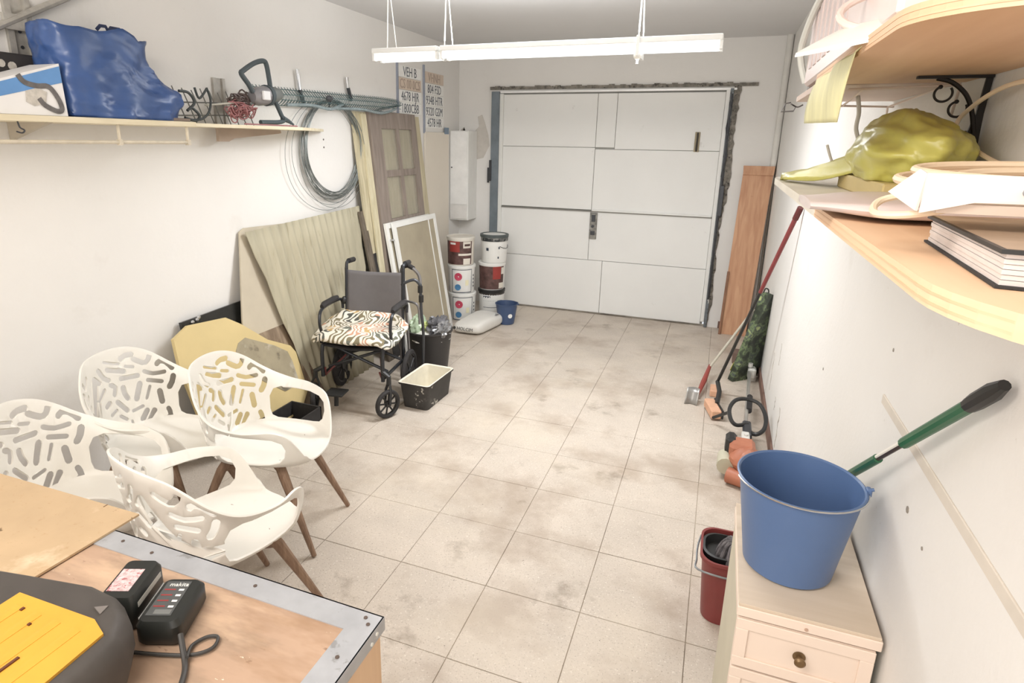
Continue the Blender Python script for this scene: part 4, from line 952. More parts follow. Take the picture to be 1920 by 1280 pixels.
# ------------------------------------------------------------------ tubs, sack, buckets, bin, trough
def tub(label, loc, prof, mbody, name='paint_tub', cat='tub', group='stacked paint tubs'):
    t = thing(name, label, cat, loc, 0, group)
    MB().lathe(prof, 32).build('body', mbody, t)
    return t
def lid(t, z, r, m_, h=.028):
    MB().lathe([(r-.002, z-h), (r+.003, z-h), (r+.004, z-.004), (r, z), (r-.02, z+.001), (r-.024, z-.007), (.0001, z-.007)], 32).build('lid', m_, t)
def wrap(t, r0, r1, z0, z1, a0, a1, m_, name, off=.0015):
    b = MB(); n = max(2, int(abs(a1-a0)/.15))
    b.grid(lambda u, v: ((r0+(r1-r0)*v+off)*math.cos(a0+(a1-a0)*u), (r0+(r1-r0)*v+off)*math.sin(a0+(a1-a0)*u), z0+(z1-z0)*v), n, 1)
    return b.build(name, m_, t)
def disc(t, r, rt, zc, a, m_, name, off=.003):
    b = MB(); pts = [(math.cos(2*PI*i/16)*rt, math.sin(2*PI*i/16)*rt) for i in range(16)]
    v = [((r+off)*math.cos(a+p[0]/r), (r+off)*math.sin(a+p[0]/r), zc+p[1]) for p in pts]
    b.add(v, [tuple(range(16))]); return b.build(name, m_, t, smooth=False)
TW = mat('tub_white', rgb(236, 236, 232), .4, var=.02); TD = mat('tub_label_dark', rgb(96, 70, 66), .5, var=.35, scale=18)
TR = mat('tub_label_red', rgb(158, 62, 56), .5, var=.1); TI = mat('tub_line', rgb(58, 68, 82), .5); TP = mat('tub_pale_yellow', rgb(236, 230, 196), .5)
PINK = mat('tub_pink', rgb(196, 72, 96), .5); SKY = mat('tub_blue', rgb(78, 130, 172), .5); CLEAR = mat('tub_milky', rgb(226, 220, 208), .4)
R_ = .142; FA = -1.0      # direction the labels face, towards the camera
pr = lambda h: [(.0001, .002), (R_-.014, .002), (R_-.010, .01), (R_-.003, h-.03), (R_, h-.028), (R_, h-.002), (.0001, h-.003)]
def spots(t, h):
    for a, m_, r_, w_ in ((FA-.95, TI, 0, .05), (FA+.62, TI, 0, .05)): wrap(t, R_-.010, R_-.004, .012, h-.035, a, a+w_, m_, 'label_line')
    wrap(t, R_-.010, R_-.010, .010, .018, FA-.95, FA+.65, TI, 'label_line'); wrap(t, R_-.004, R_-.004, h-.042, h-.036, FA-.95, FA+.65, TI, 'label_line')
    disc(t, R_-.004, .040, h*.62, FA-.42, PINK, 'pink_spot'); disc(t, R_-.006, .032, h*.24, FA-.45, SKY, 'blue_spot')
    wrap(t, R_-.008, R_-.006, h*.3, h*.5, FA+.12, FA+.38, TP, 'yellow_patch')
    for q in range(4): wrap(t, R_-.007, R_-.006, h*(.22+.13*q), h*(.28+.13*q), FA+.80, FA+.92, TI, 'small_print', .003)
def text_on(t, body, r, z, a, size, m_, rot=False, sx=1.0):
    d = Vector((math.cos(a), math.sin(a), 0)); tx = Vector((-math.sin(a), math.cos(a), 0)); up = Vector((0, 0, 1))
    X_, Y_ = (up, -tx) if rot else (tx, up)
    M = Matrix.Identity(4)
    for i, v in enumerate((X_, Y_, d)):
        for j in range(3): M[j][i] = v[j]
    M.translation = d*(r+.004)+Vector((0, 0, z))
    o = text(body, size, M, m_, 'lettering', None, sx=sx); o.parent = t; return o
LX, LY = .335, 5.70
H1 = .288
t = tub('lowest white paint tub of the left stack, with pink and blue spots', (LX+.02, LY, 0), pr(H1), TW); lid(t, H1, R_, TW); spots(t, H1)
t = tub('middle white paint tub of the left stack, with pink and blue spots', (LX+.01, LY, H1+.001), pr(H1), TW); lid(t, H1, R_, TW); spots(t, H1)
t = tub('paint tub with a dark red and brown label, top of the left stack', (LX, LY, 2*H1+.002), pr(H1), CLEAR); lid(t, H1, R_, mat('lid_cream', rgb(224, 220, 210), .5))
wrap(t, R_-.011, R_-.004, .012, h_ := H1-.04, FA-1.5, FA+.75, TD, 'label'); wrap(t, R_-.008, R_-.004, .14, h_, FA-1.1, FA-.25, TR, 'red_panel', .003)
wrap(t, R_-.007, R_-.004, .18, .245, FA+.0, FA+.62, CLEAR, 'cream_panel', .003); wrap(t, R_-.007, R_-.004, .20, .222, FA+.1, FA+.55, TD, 'cream_panel_band', .005)
wrap(t, R_-.010, R_-.007, .015, .075, FA+.02, FA+.6, CLEAR, 'cream_panel', .003); wrap(t, R_-.008, R_-.008, .105, .125, FA-.35, FA+.7, CLEAR, 'white_band', .003)
wrap(t, R_-.007, R_-.005, .215, .235, FA-1.0, FA-.55, TW, 'small_print', .005)
RX, RY = .60, 5.97
t = tub('grey and white paint tub at the bottom of the right stack, black around its rim', (RX-.02, RY, 0), pr(H1), TW)
lid(t, H1, R_, BLACK); wrap(t, R_-.006, R_-.003, .235, .262, FA-1.5, FA+1.5, mat('paint_runs', rgb(70, 66, 62), .6, var=.5, scale=30), 'dark_band', .002)
wrap(t, R_-.008, R_-.006, .205, .226, FA-.9, FA-.3, TI, 'label_block', .003); wrap(t, R_-.010, R_-.007, .10, .106, FA-.9, FA+.3, TI, 'label_line', .003); wrap(t, R_-.010, R_-.008, .17, .174, FA-.9, FA+.1, TI, 'label_line', .003)
t = tub('paint tub with a brown and red label, middle of the right stack', (RX-.02, RY, H1+.001), pr(H1), TW); lid(t, H1, R_, TW)
wrap(t, R_-.011, R_-.004, .010, H1-.035, FA-1.5, FA+.85, TD, 'label'); wrap(t, R_-.006, R_-.004, .12, H1-.035, FA-.15, FA+.5, TR, 'red_panel', .003)
wrap(t, R_-.006, R_-.004, .17, .24, FA+.55, FA+.82, CLEAR, 'cream_panel', .003); wrap(t, R_-.009, R_-.007, .02, .08, FA+.35, FA+.8, CLEAR, 'cream_panel', .003)
t = tub('white paint tub with a dark smeared lid, top of the right stack', (RX, RY, 2*H1+.002), pr(H1), TW)
lid(t, H1+.004, R_+.004, mat('dark_lid', rgb(84, 92, 92), .5, var=.2)); wrap(t, R_-.002, R_, .226, .262, FA-1.5, FA+1.5, mat('smears', rgb(150, 150, 146), .6, var=.6, scale=24, stains=[(rgb(50, 54, 56), 9, .5, .06, 1)]), 'smeared_band', .003)
MB().tube([(R_*math.cos(FA+a), R_*math.sin(FA+a)-.004, .20-.05*math.cos((a-.9)*1.6)) for a in (.2, .5, .8, 1.1, 1.4, 1.7)], .003, 5).build('wire_handle', DARK_GREY, t)
wrap(t, R_-.007, R_-.005, .13, .16, FA-.85, FA-.65, TI, 'small_print', .003); wrap(t, R_-.009, R_-.008, .05, .072, FA+.05, FA+.15, TI, 'small_print', .003); wrap(t, R_-.006, R_-.005, .15, .175, FA+.1, FA+.2, TI, 'small_print', .003)
# cement sack
def sack(u, v):
    a = 2*PI*u; t_ = PI*v
    def sp(c, e): return math.copysign(abs(c)**e, c)
    r = max(0, math.sin(t_))**.35
    x = .155*sp(math.cos(a), .4)*r; y = .27*sp(math.sin(a), .4)*r
    z = .062+.060*sp(math.cos(t_), .7)
    z += .012*math.sin(x*9+y*6+1)*(1 if math.cos(t_) > 0 else 0)
    return (x+.01*math.sin(y*9), y+.012*math.sin(x*11), max(.001, z))
t = thing('cement_sack', 'white paper cement sack lying flat in front of the paint tubs', 'sack', (.655, 5.42, 0), -.10)
MB().grid(sack, 48, 16).build('sack', mat('sack_paper', rgb(226, 224, 218), .7, var=.03, scale=7, bump=.3, bscale=18, stains=[(rgb(170, 166, 158), 8, .66, .08, .5)]), t, ang=80)
o = text('HOLCIM', .046, Matrix.Translation((-.01, -.281, .062)) @ Matrix.Rotation(math.radians(72), 4, 'X'), INK2 := mat('sack_ink', rgb(62, 62, 60), .7), 'lettering'); o.parent = t
MB().prism([(.03*math.cos(k*PI/3), .03*math.sin(k*PI/3)) for k in range(0, 6)], 0, .001, Matrix.Translation((-.125, -.279, .062)) @ Matrix.Rotation(math.radians(72), 4, 'X') @ Matrix.Scale(.55, 4)).build('printed_logo', INK2, t, smooth=False)
MB().box((-.05, .10, .1225), (.14, .17, .1245)).build('printed_panel', mat('grey_print', rgb(150, 148, 146), .7), t, smooth=False)
# buckets
def bucket(name, label, loc, rt, rb, h, m_, group=None, rz=0, handle=None, hm=None, parts=True):
    t = thing(name, label, 'bucket', loc, rz, group)
    MB().lathe([(.0001, .004), (rb-.004, .002), (rb, .006), (rt-.006, h-.03), (rt-.004, h-.012), (rt+.002, h-.010), (rt+.004, h-.002), (rt, h), (rt-.004, h-.003), (rt-.008, h-.03), (rb-.006, .010), (.0001, .010)], 40).build('body', m_, t)
    return t
NAVY = mat('navy_bucket', rgb(66, 84, 118), .4, var=.03)
t = bucket('bucket', 'small navy blue bucket with a round sticker on the floor beside the cement sack', (.845, 5.70, 0), .114, .080, .215, NAVY)
disc(t, .095, .022, .10, -.85, TW, 'sticker', .006)
MB().tube([(.118*math.cos(a), .118*math.sin(a), .208+.010*math.sin(a*3)) for a in [k*PI/8-.3 for k in range(9)]], .0025, 5).build('wire_handle', GREY_METAL, t)
MB().cyl((.114, .01, .205), (.126, .01, .215), .008).build('handle_lug', NAVY, t)
# black rubble bin
t = thing('rubbish_bucket', 'black rubble bucket full of plastic bags and rubbish, right of the wheelchair', 'bucket', (.715, 4.17, 0))
MB().lathe([(.0001, .004), (.140, .004), (.145, .01), (.180, .345), (.190, .35), (.190, .362), (.176, .362), (.172, .345), (.138, .012), (.0001, .012)], 36).build('body', mat('bin_black', rgb(52, 50, 50), .5, var=.08), t)
def lump(c, r, seed, n=18, e=.35):
    b = MB(); 
    def fn(u, v):
        a = 2*PI*u; t_ = PI*v; d = Vector((math.sin(t_)*math.cos(a), math.sin(t_)*math.sin(a), math.cos(t_)))
        k = 1+e*NZ.fractal(d*2.2+Vector((seed, seed*2, 0)), .7, 2.1, 4)
        return (c[0]+d.x*r[0]*k, c[1]+d.y*r[1]*k, c[2]+d.z*r[2]*k)
    return b.grid(fn, n*2, n)
lump((.0, .0, .30), (.165, .165, .055), 1, e=.2).build('rubbish', mat('white_rubbish', rgb(222, 220, 212), .6, var=.1, scale=20), t, ang=50)
lump((-.095, -.01, .375), (.06, .08, .085), 5).build('green_bag', mat('green_bag', rgb(188, 206, 176), .35, var=.15, scale=9), t, ang=40)
lump((-.02, -.02, .385), (.035, .04, .03), 7).build('yellow_green_scrap', mat('yellow_green', rgb(196, 206, 132), .6), t, ang=40)
lump((.07, .02, .385), (.085, .10, .07), 9, e=.5).build('grey_bag', mat('grey_bag', rgb(104, 104, 108), .2, var=.3, scale=20, spec=.9), t, ang=30)
lump((.135, -.03, .375), (.055, .08, .055), 12, e=.5).build('clear_bag', mat('clear_bag', rgb(150, 150, 150), .15, var=.3, scale=14, spec=.9, alpha=.8), t, ang=30)
# paint-splashed trough
t = thing('mortar_trough', 'rectangular black trough splashed with white paint, white inside, on the floor before the rubbish bucket', 'trough', (.945, 3.655, 0), -.03)
TB = mat('trough_black', rgb(56, 54, 52), .6, var=.2, stains=[(rgb(206, 202, 192), 13, .62, .03, .85), (rgb(130, 126, 118), 5, .6, .1, .5)])
TI2 = mat('trough_inside', rgb(228, 222, 204), .7, var=.06, scale=12, stains=[(rgb(150, 138, 112), 14, .68, .06, .5)])
def trough(hx, hy, h, th):
    def ring_(x, y, z, r=.025, n=4):
        out = []
        for cx, cy, a0 in ((x-r, y-r, 0), (-x+r, y-r, PI/2), (-x+r, -y+r, PI), (x-r, -y+r, 1.5*PI)):
            for k in range(n+1):
                a = a0+PI/2*k/n; out.append((cx+r*math.cos(a), cy+r*math.sin(a), z))
        return out
    return ring_
rg = trough(0, 0, 0, 0)
def loft(rings, cap0=True, cap1=True):
    b = MB(); n = len(rings[0]); vs_ = [p for r in rings for p in r]; fs = []
    for j in range(len(rings)-1):
        for i in range(n): fs.append((j*n+i, j*n+(i+1) % n, (j+1)*n+(i+1) % n, (j+1)*n+i))
    if cap0: fs.append(tuple(reversed(range(n))))
    if cap1: fs.append(tuple((len(rings)-1)*n+k for k in range(n)))
    return b.add(vs_, fs)
loft([rg(.095, .175, .001), rg(.112, .195, .175), rg(.122, .205, .177), rg(.122, .205, .190)], True, False).build('body', TB, t)
loft([rg(.122, .205, .190), rg(.116, .199, .193), rg(.108, .19, .186), rg(.095, .175, .02)], False, True).build('inside', TI2, t)
# ------------------------------------------------------------------ right-hand wall: far corner
PINE = wood('pine_board', rgb(186, 138, 106), rgb(208, 164, 130), 'z', 2.2, knots=.75)
t = thing('pine_board', 'tall reddish pine board standing upright in the corner right of the garage door', 'board', (3.02, 6.2, 0))
wb(plate3([(2.885, 6.22, 0), (3.13, 6.22, 0), (3.19, 6.36, 1.60), (2.93, 6.36, 1.60)], .025, (0, -1, 0)), 'board', PINE, t, smooth=False)
wb(plate3([(2.93, 6.335, 1.53), (3.19, 6.335, 1.53), (3.195, 6.345, 1.612), (2.925, 6.345, 1.612)], .03, (0, -1, 0)), 'top_cleat', PINE, t, smooth=False)
wb(plate3([(2.88, 6.19, 0), (2.90, 6.19, 0), (2.915, 6.25, .62), (2.895, 6.25, .62)], .02, (0, -1, 0)), 'edge_strip', wood('dark_pine', rgb(120, 84, 62), rgb(150, 110, 84), 'z'), t, smooth=False)
solo(MB().tube([(3.19, 6.30, .0), (3.197, 6.40, 1.97)], .011, 8), 'thin_pole', mat('dark_pole', rgb(104, 96, 86), .5, var=.1), 'thin dark pole sticking up behind the pine board', 'pole', (3.14, 6.3, 0))
solo(MB().box((3.0, 5.35, 0), (3.17, 5.47, .10), ch=.006), 'brown_block', mat('brown_block_paint', rgb(120, 98, 88), .7), 'small brown block on the floor against the right wall by the green bag', 'block', (3.09, 5.41, 0), smooth=False)
# green printed bag leaning on the wall
m = bpy.data.materials.new('camouflage_print'); m.use_nodes = True; nt = m.node_tree; N = nt.nodes; L = nt.links
bs = N['Principled BSDF']; bs.inputs['Roughness'].default_value = .35
tc = N.new('ShaderNodeTexCoord'); nz = N.new('ShaderNodeTexNoise'); nz.inputs['Scale'].default_value = 13; nz.inputs['Detail'].default_value = 5
L.new(tc.outputs['Object'], nz.inputs['Vector'])
cr = N.new('ShaderNodeValToRGB'); el = cr.color_ramp.elements; el[0].position = .40; el[0].color = (*rgb(48, 54, 46), 1); el[1].position = .70; el[1].color = (*rgb(176, 192, 132), 1)
for p_, c_ in ((.48, (66, 76, 60)), (.53, (112, 128, 92)), (.60, (60, 66, 72))): e_ = el.new(p_); e_.color = (*rgb(*c_), 1)
L.new(nz.outputs['Fac'], cr.inputs[0]); L.new(cr.outputs[0], bs.inputs['Base Color'])
t = thing('garden_bag', 'dark green printed plastic pack leaning on the right wall behind the broom', 'bag', (3.08, 5.0, 0))
gb = [(2.965, 4.93, .01), (3.06, 5.02, .0), (3.17, 5.20, .02), (3.195, 5.20, .12), (3.195, 5.02, .70), (3.165, 4.98, .725), (3.125, 5.0, .715), (3.06, 4.97, .40)]
wb(plate3(gb, .05, (-1, -.7, .2)), 'pack', m, t, smooth=False)
nvec = Vector((0, 0, 0))
for i in range(len(gb)): nvec += (Vector(gb[i])-Vector(gb[0])).cross(Vector(gb[(i+1) % len(gb)])-Vector(gb[0]))
nvec.normalize()
if nvec.dot(Vector((-1, -.7, .2))) < 0: nvec = -nvec
ax = (Vector((3.16, 5.03, .62))-Vector((2.99, 4.95, .08))).normalized()
def on_pack(f, side, w_, h_, m_, nm):
    c = Vector((3.0, 4.955, .09)).lerp(Vector((3.155, 5.02, .62)), f); sd = nvec.cross(ax).normalized()
    if sd.y < 0: sd = -sd
    c = c+sd*side
    c = c+nvec*(.018+max(0, -(c-Vector(gb[0])).dot(nvec)))
    wb(plate3([c-ax*h_/2-sd*w_/2, c+ax*h_/2-sd*w_/2, c+ax*h_/2+sd*w_/2, c-ax*h_/2+sd*w_/2], .002, tuple(nvec)), nm, m_, t, smooth=False)
YL = mat('pack_yellow', rgb(206, 206, 100), .5)
on_pack(.02, .02, .06, .07, YL, 'yellow_badge'); on_pack(.80, .04, .035, .13, YL, 'yellow_badge')
on_pack(.35, .03, .018, .26, mat('pack_grey', rgb(150, 152, 150), .5), 'grey_band'); on_pack(.35, .07, .012, .26, MATS['pack_grey'], 'grey_band')
wb(MB().tube(smooth_path([(3.14, 4.99, .715), (3.15, 4.985, .75), (3.17, 4.985, .745), (3.175, 4.985, .72)], 4), .005, 6), 'cord_loop', BLACK, t)
# sponge broom with a red and black pole
t = thing('red_handled_broom', 'broom with a long red and black pole and orange head, leaning on the right wall', 'broom', (2.9, 4.5, 0))
pb, pt = Vector((2.885, 4.56, .11)), Vector((3.185, 3.93, 1.45)); pm = pb.lerp(pt, .58)
# pole rises towards the wall
wb(MB().tube([pb, pm], .011, 8), 'lower_pole', mat('pole_black', rgb(42, 42, 40), .4), t)
wb(MB().tube([pm, pt], [.012, .014], 8), 'upper_pole', mat('pole_red', rgb(128, 58, 58), .45), t)
wb(MB().tube([pt-(pt-pb).normalized()*.07, pt+(pt-pb).normalized()*.01], .017, 8), 'pole_end', mat('pole_dark_red', rgb(96, 44, 44), .5), t)
OR = mat('orange_foam', rgb(218, 172, 142), .85, var=.06, scale=20, bump=.3)
hM = frame((2.865, 4.20, .012), (.25, -1, 0), (1, .25, 0))
wb(MB().box((-.11, -.035, 0), (.11, .035, .062), hM, ch=.008), 'head', OR, t, smooth=False)
wb(MB().box((-.115, -.042, -.062), (.115, -.03, -.0), frame((2.865, 4.20, .012), (.25, -1, 0), (1, .25, 0)) @ Matrix.Translation((0, .075, .066)), ch=.003), 'bracket', BLACK, t, smooth=False)
wb(MB().tube([(2.89, 4.23, .07), (2.90, 4.40, .10), pb], .016, 8), 'socket', BLACK, t)
# scraper with a pale stick
t = thing('floor_scraper', 'floor scraper with a grey metal blade and pale stick, left of the orange broom head', 'scraper', (2.76, 4.6, 0))
wb(MB().tube([(2.82, 4.90, .09), (3.10, 5.12, .55)], .010, 8), 'stick', mat('pale_stick', rgb(190, 184, 168), .6), t)
wb(MB().tube([(2.755, 4.42, .03), (2.79, 4.66, .06), (2.825, 4.93, .10)], [.012, .02, .013], 8), 'neck', mat('scraper_red', rgb(150, 66, 58), .5), t)
def blade(u, v): return (2.66+.09*u, 4.33+.02*math.sin(PI*u)+.0*v, .003+.115*v)
wb(MB().grid(lambda u, v: (2.675+.085*u+.01*v, 4.30+.16*v*.35+.02*math.sin(PI*u), .003+.11*v), 8, 3), 'blade', mat('blade_grey', rgb(160, 158, 154), .35, .5, var=.1), t, solid=.003)
solo(MB().box((2.84, 4.52, .0), (2.915, 4.66, .05), ch=.006), 'orange_sponge', OR, 'orange sponge lying behind the broom head', 'sponge', (2.88, 4.59, 0), smooth=False)
# brush cutter lying on the floor
t = thing('brush_cutter', 'orange brush cutter with a black loop handle lying on the floor along the right wall', 'brush cutter', (3.05, 3.8, 0))
SO = mat('cutter_orange', rgb(176, 112, 86), .45, var=.1); SG = mat('cutter_grey', rgb(150, 148, 140), .5, var=.1)
wb(MB().tube([(3.045, 3.52, .10), (3.065, 4.0, .10), (3.12, 4.98, .085)], .013, 10), 'shaft', mat('shaft_metal', rgb(186, 184, 178), .3, .6), t)
wb(MB().tube([(3.085, 4.12, .10), (3.10, 4.38, .098)], .020, 10), 'shaft_grip', BLACK_SOFT, t)
wb(MB().tube([(3.046, 3.50, .10), (3.052, 3.60, .10)], [.024, .020], 10), 'clutch_neck', BLACK, t)
lp = smooth_path([(3.06, 3.86, .115), (3.0, 3.79, .13), (2.965, 3.80, .16), (2.955, 3.87, .20), (2.99, 3.95, .23), (3.06, 3.98, .235), (3.13, 3.96, .22), (3.165, 3.87, .18), (3.155, 3.77, .14), (3.11, 3.72, .12), (3.075, 3.78, .11), (3.07, 3.86, .115)], 5)
wb(MB().tube(lp, .0125, 8), 'loop_handle', BLACK, t)
wb(MB().tube([(2.955, 3.90, .16), (2.87, 4.03, .05)], .010, 8), 'bar', BLACK, t)
wb(MB().box((3.04, 3.70, .085), (3.09, 3.90, .125), ch=.008), 'clamp', DARK_GREY, t, smooth=False)
wb(MB().box((3.03, 3.61, .09), (3.075, 3.72, .13), ch=.006).cyl((3.052, 3.66, .12), (3.052, 3.66, .14), .012), 'throttle', mat('cutter_white', rgb(214, 212, 206), .4), t, smooth=False)
wb(lump((3.045, 3.37, .115), (.085, .105, .075), 21, 12, .12), 'engine_cover', SO, t, ang=30)
wb(MB().box((2.955, 3.36, .11), (3.09, 3.50, .195), frame((0, 0, 0), (1, 0, 0), (0, 1, 0)), ch=.02), 'top_cover', SO, t, smooth=False)
wb(MB().box((2.935, 3.42, .09), (2.995, 3.53, .205), ch=.018), 'air_filter', BLACK, t, smooth=False)
wb(MB().tube([(2.945, 3.33, .075), (2.945, 3.46, .075)], [.048, .044], 12), 'tank', mat('milky_tank', rgb(196, 192, 170), .4), t)
wb(MB().tube([(2.96, 3.30, .045), (3.10, 3.24, .045)], [.045, .04], 12), 'starter_cover', SO, t)
wb(MB().box((3.105, 4.93, .03), (3.165, 5.02, .115), ch=.012).cyl((3.12, 4.97, .12), (3.12, 4.97, .15), .018).cyl((3.15, 5.0, .0), (3.15, 5.0, .04), .03), 'gearbox', mat('gear_white', rgb(206, 206, 200), .4, .3), t)
# red mop bucket and mop with a green handle
RED = mat('red_bucket', rgb(128, 58, 56), .4, var=.05)
t = thing('mop_bucket', 'dark red mop bucket on the floor behind the small chest of drawers', 'bucket', (2.945, 2.26, 0))
rg2 = lambda x, y, z: rg(x, y, z, .06, 6)
loft([rg2(.085, .095, .002), rg2(.105, .115, .27), rg2(.112, .122, .272), rg2(.112, .122, .285), rg2(.104, .114, .285), rg2(.100, .110, .26), rg2(.080, .09, .01)]).build('body', RED, t)
loft([rg2(.098, .075, .255), rg2(.104, .085, .285), rg2(.096, .078, .287), rg2(.088, .07, .25)], True, True).build('wringer', BLACK, t)
MB().tube(smooth_path([(-.112, .06, .275), (-.122, .0, .262), (-.122, -.07, .250), (-.115, -.12, .245), (0, -.135, .245), (.11, -.12, .25)], 4), .004, 6).build('wire_handle', GREY_METAL, t)
t = thing('telescopic_handle', 'green broom handle with a black grip leaning on the right wall behind the blue bucket', 'handle', (3.08, 2.81, 0))
a_, b_ = Vector((3.08, 2.81, .05)), Vector((3.186, 1.095, 1.447)); dr = (b_-a_).normalized()
# the handle passes behind the blue bucket
GR = mat('green_handle', rgb(48, 100, 70), .4, var=.05)
LN = (b_-a_).length
wb(MB().tube([a_, a_+dr*LN*.755], .0105, 10), 'lower_handle', GR, t)
wb(MB().tube([a_+dr*LN*.75, a_+dr*LN*.835], .006, 8), 'bare_core', mat('core_dark', rgb(70, 58, 52), .4, .3), t)
wb(MB().tube([a_+dr*LN*.755+Vector((-.004, -.002, .004)), a_+dr*LN*.825+Vector((-.004, -.002, .004))], .0045, 6), 'white_sleeve', WHITE_PLASTIC, t)
wb(MB().tube([a_+dr*LN*.825, a_+dr*LN*.958], .0115, 10), 'upper_handle', GR, t)
wb(MB().tube([a_+dr*LN*.953, a_+dr*LN*.965, a_+dr*LN*.99, a_+dr*LN*1.004], [.0125, .0145, .0145, .009], 10), 'grip', BLACK, t)
t = thing('mop', 'grey cotton mop head resting in the dark red bucket', 'mop', (2.965, 2.24, .2))
b = lump((2.965, 2.24, .275), (.055, .06, .055), 31, 12, .5)
wb(b, 'mop_head', mat('mop_grey', rgb(108, 104, 106), .9, var=.3, scale=40, bump=1.0, bscale=90), t, ang=30)
for k in range(14):
    random.seed(60+k); a = k*2*PI/14
    wb(MB().tube(smooth_path([(2.965, 2.24, .32), (2.965+.04*math.cos(a), 2.24+.045*math.sin(a), .325), (2.965+.07*math.cos(a+.2), 2.24+.07*math.sin(a+.2), .27), (2.965+.065*math.cos(a+.1), 2.24+.065*math.sin(a+.1), .20)], 4), .0075, 6), 'mop_strand', MATS['mop_grey'], t)
# ------------------------------------------------------------------ small chest of drawers
CD = mat('chest_cream', rgb(236, 218, 202), .45, var=.02, scale=3)
CT = wood('chest_top', rgb(206, 188, 166), rgb(222, 206, 186), 'x', 1.2)
t = thing('drawer_chest', 'small cream chest of drawers against the right wall, in the lower right of the photo', 'chest of drawers', (3.05, 1.58, 0))
wb(MB().box((2.905, 1.372, 0), (3.195, 1.80, .718), ch=.002), 'carcass', mat('chest_side', rgb(206, 200, 180), .6, var=.03), t, smooth=False)
wb(MB().box((2.902, 1.356, .742), (3.196, 1.805, .750), ch=.001), 'top', CT, t, smooth=False)
wb(MB().box((2.900, 1.353, .716), (3.199, 1.80, .742), ch=.002), 'front_rail', CD, t, smooth=False)
def drawer(z0, z1):
    d = wb(MB().box((2.903, 1.356, z0), (3.190, 1.374, z1), ch=.002), 'drawer', CD, t, smooth=False)
    x0, x1 = 2.903, 3.190; w_ = .028
    for lo, hi in (((x0, 1.350, z1-w_), (x1, 1.357, z1)), ((x0, 1.350, z0), (x1, 1.357, z0+w_)), ((x0, 1.350, z0+w_), (x0+w_, 1.357, z1-w_)), ((x1-w_, 1.350, z0+w_), (x1, 1.357, z1-w_))):
        wb(MB().box(lo, hi, ch=.0015), 'drawer_frame', CD, d, smooth=False)
    xm, zm = 3.044, (z0+z1)/2+.002
    k = wb(MB().lathe([(.0001, 0), (.013, 0), (.014, .003), (.006, .005), (.0055, .013), (.012, .019), (.0125, .023), (.008, .027), (.0001, .027)], 18, Matrix.Translation((xm, 1.357, zm)) @ Matrix.Rotation(PI/2, 4, 'X')), 'knob', mat('bronze_knob', rgb(128, 104, 74), .35, .6, var=.1, scale=60), d)
drawer(.576, .712); drawer(.432, .570); drawer(.288, .426); drawer(.144, .282); drawer(.02, .138)
wb(MB().cyl((3.048, 1.3545, .726), (3.048, 1.351, .726), .004, n=10), 'nail_mark', mat('nail_mark', rgb(190, 160, 140), .7), t)
# big blue bucket on it
BB = mat('blue_bucket', rgb(88, 114, 156), .38, var=.03, scale=4, bump=.06, bscale=90)
t = thing('bucket', 'large blue plastic bucket standing on the cream chest of drawers', 'bucket', (3.018, 1.555, .7505))
rt, rb, h = .1435, .105, .247
MB().lathe([(.0001, .004), (rb-.006, .001), (rb, .006), (rt-.006, h-.02), (rt-.004, h-.008), (rt, h-.006), (rt+.003, h), (rt-.001, h+.002), (rt-.005, h-.002), (rt-.009, h-.03), (rb-.004, .012), (.0001, .012)], 56).build('body', BB, t)
MB().tube([((rt+.004)*math.cos(a), (rt+.004)*math.sin(a), h-.004-.004*math.sin(a*1.0)) for a in [PI+.25+k*(PI-.15)/24 for k in range(25)]], .0022, 6).build('wire_handle', BRIGHT_METAL, t)
MB().box((rt-.002, -.012, h-.012), (rt+.010, .010, h+.008), ch=.003).cyl((rt+.004, -.004, h+.004), (rt+.014, -.004, h+.008), .004).build('handle_lug', BB, t)
# ------------------------------------------------------------------ shelves on the right wall
PLY = wood('plywood_face', rgb(222, 184, 148), rgb(238, 204, 170), 'y', 1.0, knots=.5)
PLYE = wood('plywood_edge', rgb(216, 178, 142), rgb(234, 198, 164), 'y', 2.0)
def round_board(x0, x1, y0, y1, r, z0, z1, far_r=0):
    pts = [(x1, y0)]
    cx, cy = x0+r, y0+r
    for k in range(13):
        a = 1.5*PI-PI/2*k/12; pts.append((cx+r*math.cos(a), cy+r*math.sin(a)))
    pts += [(x0, y1), (x1, y1)]
    return pts
t = thing('plywood_shelf', 'lower plywood shelf on the right wall with a rounded corner, holding the album', 'shelf', (3.05, .7, 1.66), 0, 'plywood shelves on the right wall')
pts = round_board(2.905, XR-.001, .352, 1.165, .20, 0, 0)
wb(MB().prism(pts, 1.682, 1.70), 'board', PLY, t, smooth=False)
for z in (1.6865, 1.694): 
    q = [(x-.0006 if x < XR-.01 else x, y-(.0006 if y < .4 else -.001)) for x, y in pts]
    wb(MB().prism(q, z-.0012, z+.0008), 'ply_layer', PLYE, t, smooth=False)
t = thing('plywood_shelf', 'upper plywood shelf with a rounded corner on the right wall, on a scrolled black bracket', 'shelf', (3.05, 1.2, 1.93), 0, 'plywood shelves on the right wall')
pts = round_board(2.927, XR-.001, .78, 1.635, .13, 0, 0)
wb(MB().prism(pts, 1.93, 1.950), 'board', PLY, t, smooth=False)
for z in (1.936, 1.944):
    q = [(x-.0006 if x < XR-.01 else x, y-(.0006 if y < .95 else -.001)) for x, y in pts]
    wb(MB().prism(q, z-.0012, z+.0008), 'ply_layer', PLYE, t, smooth=False)
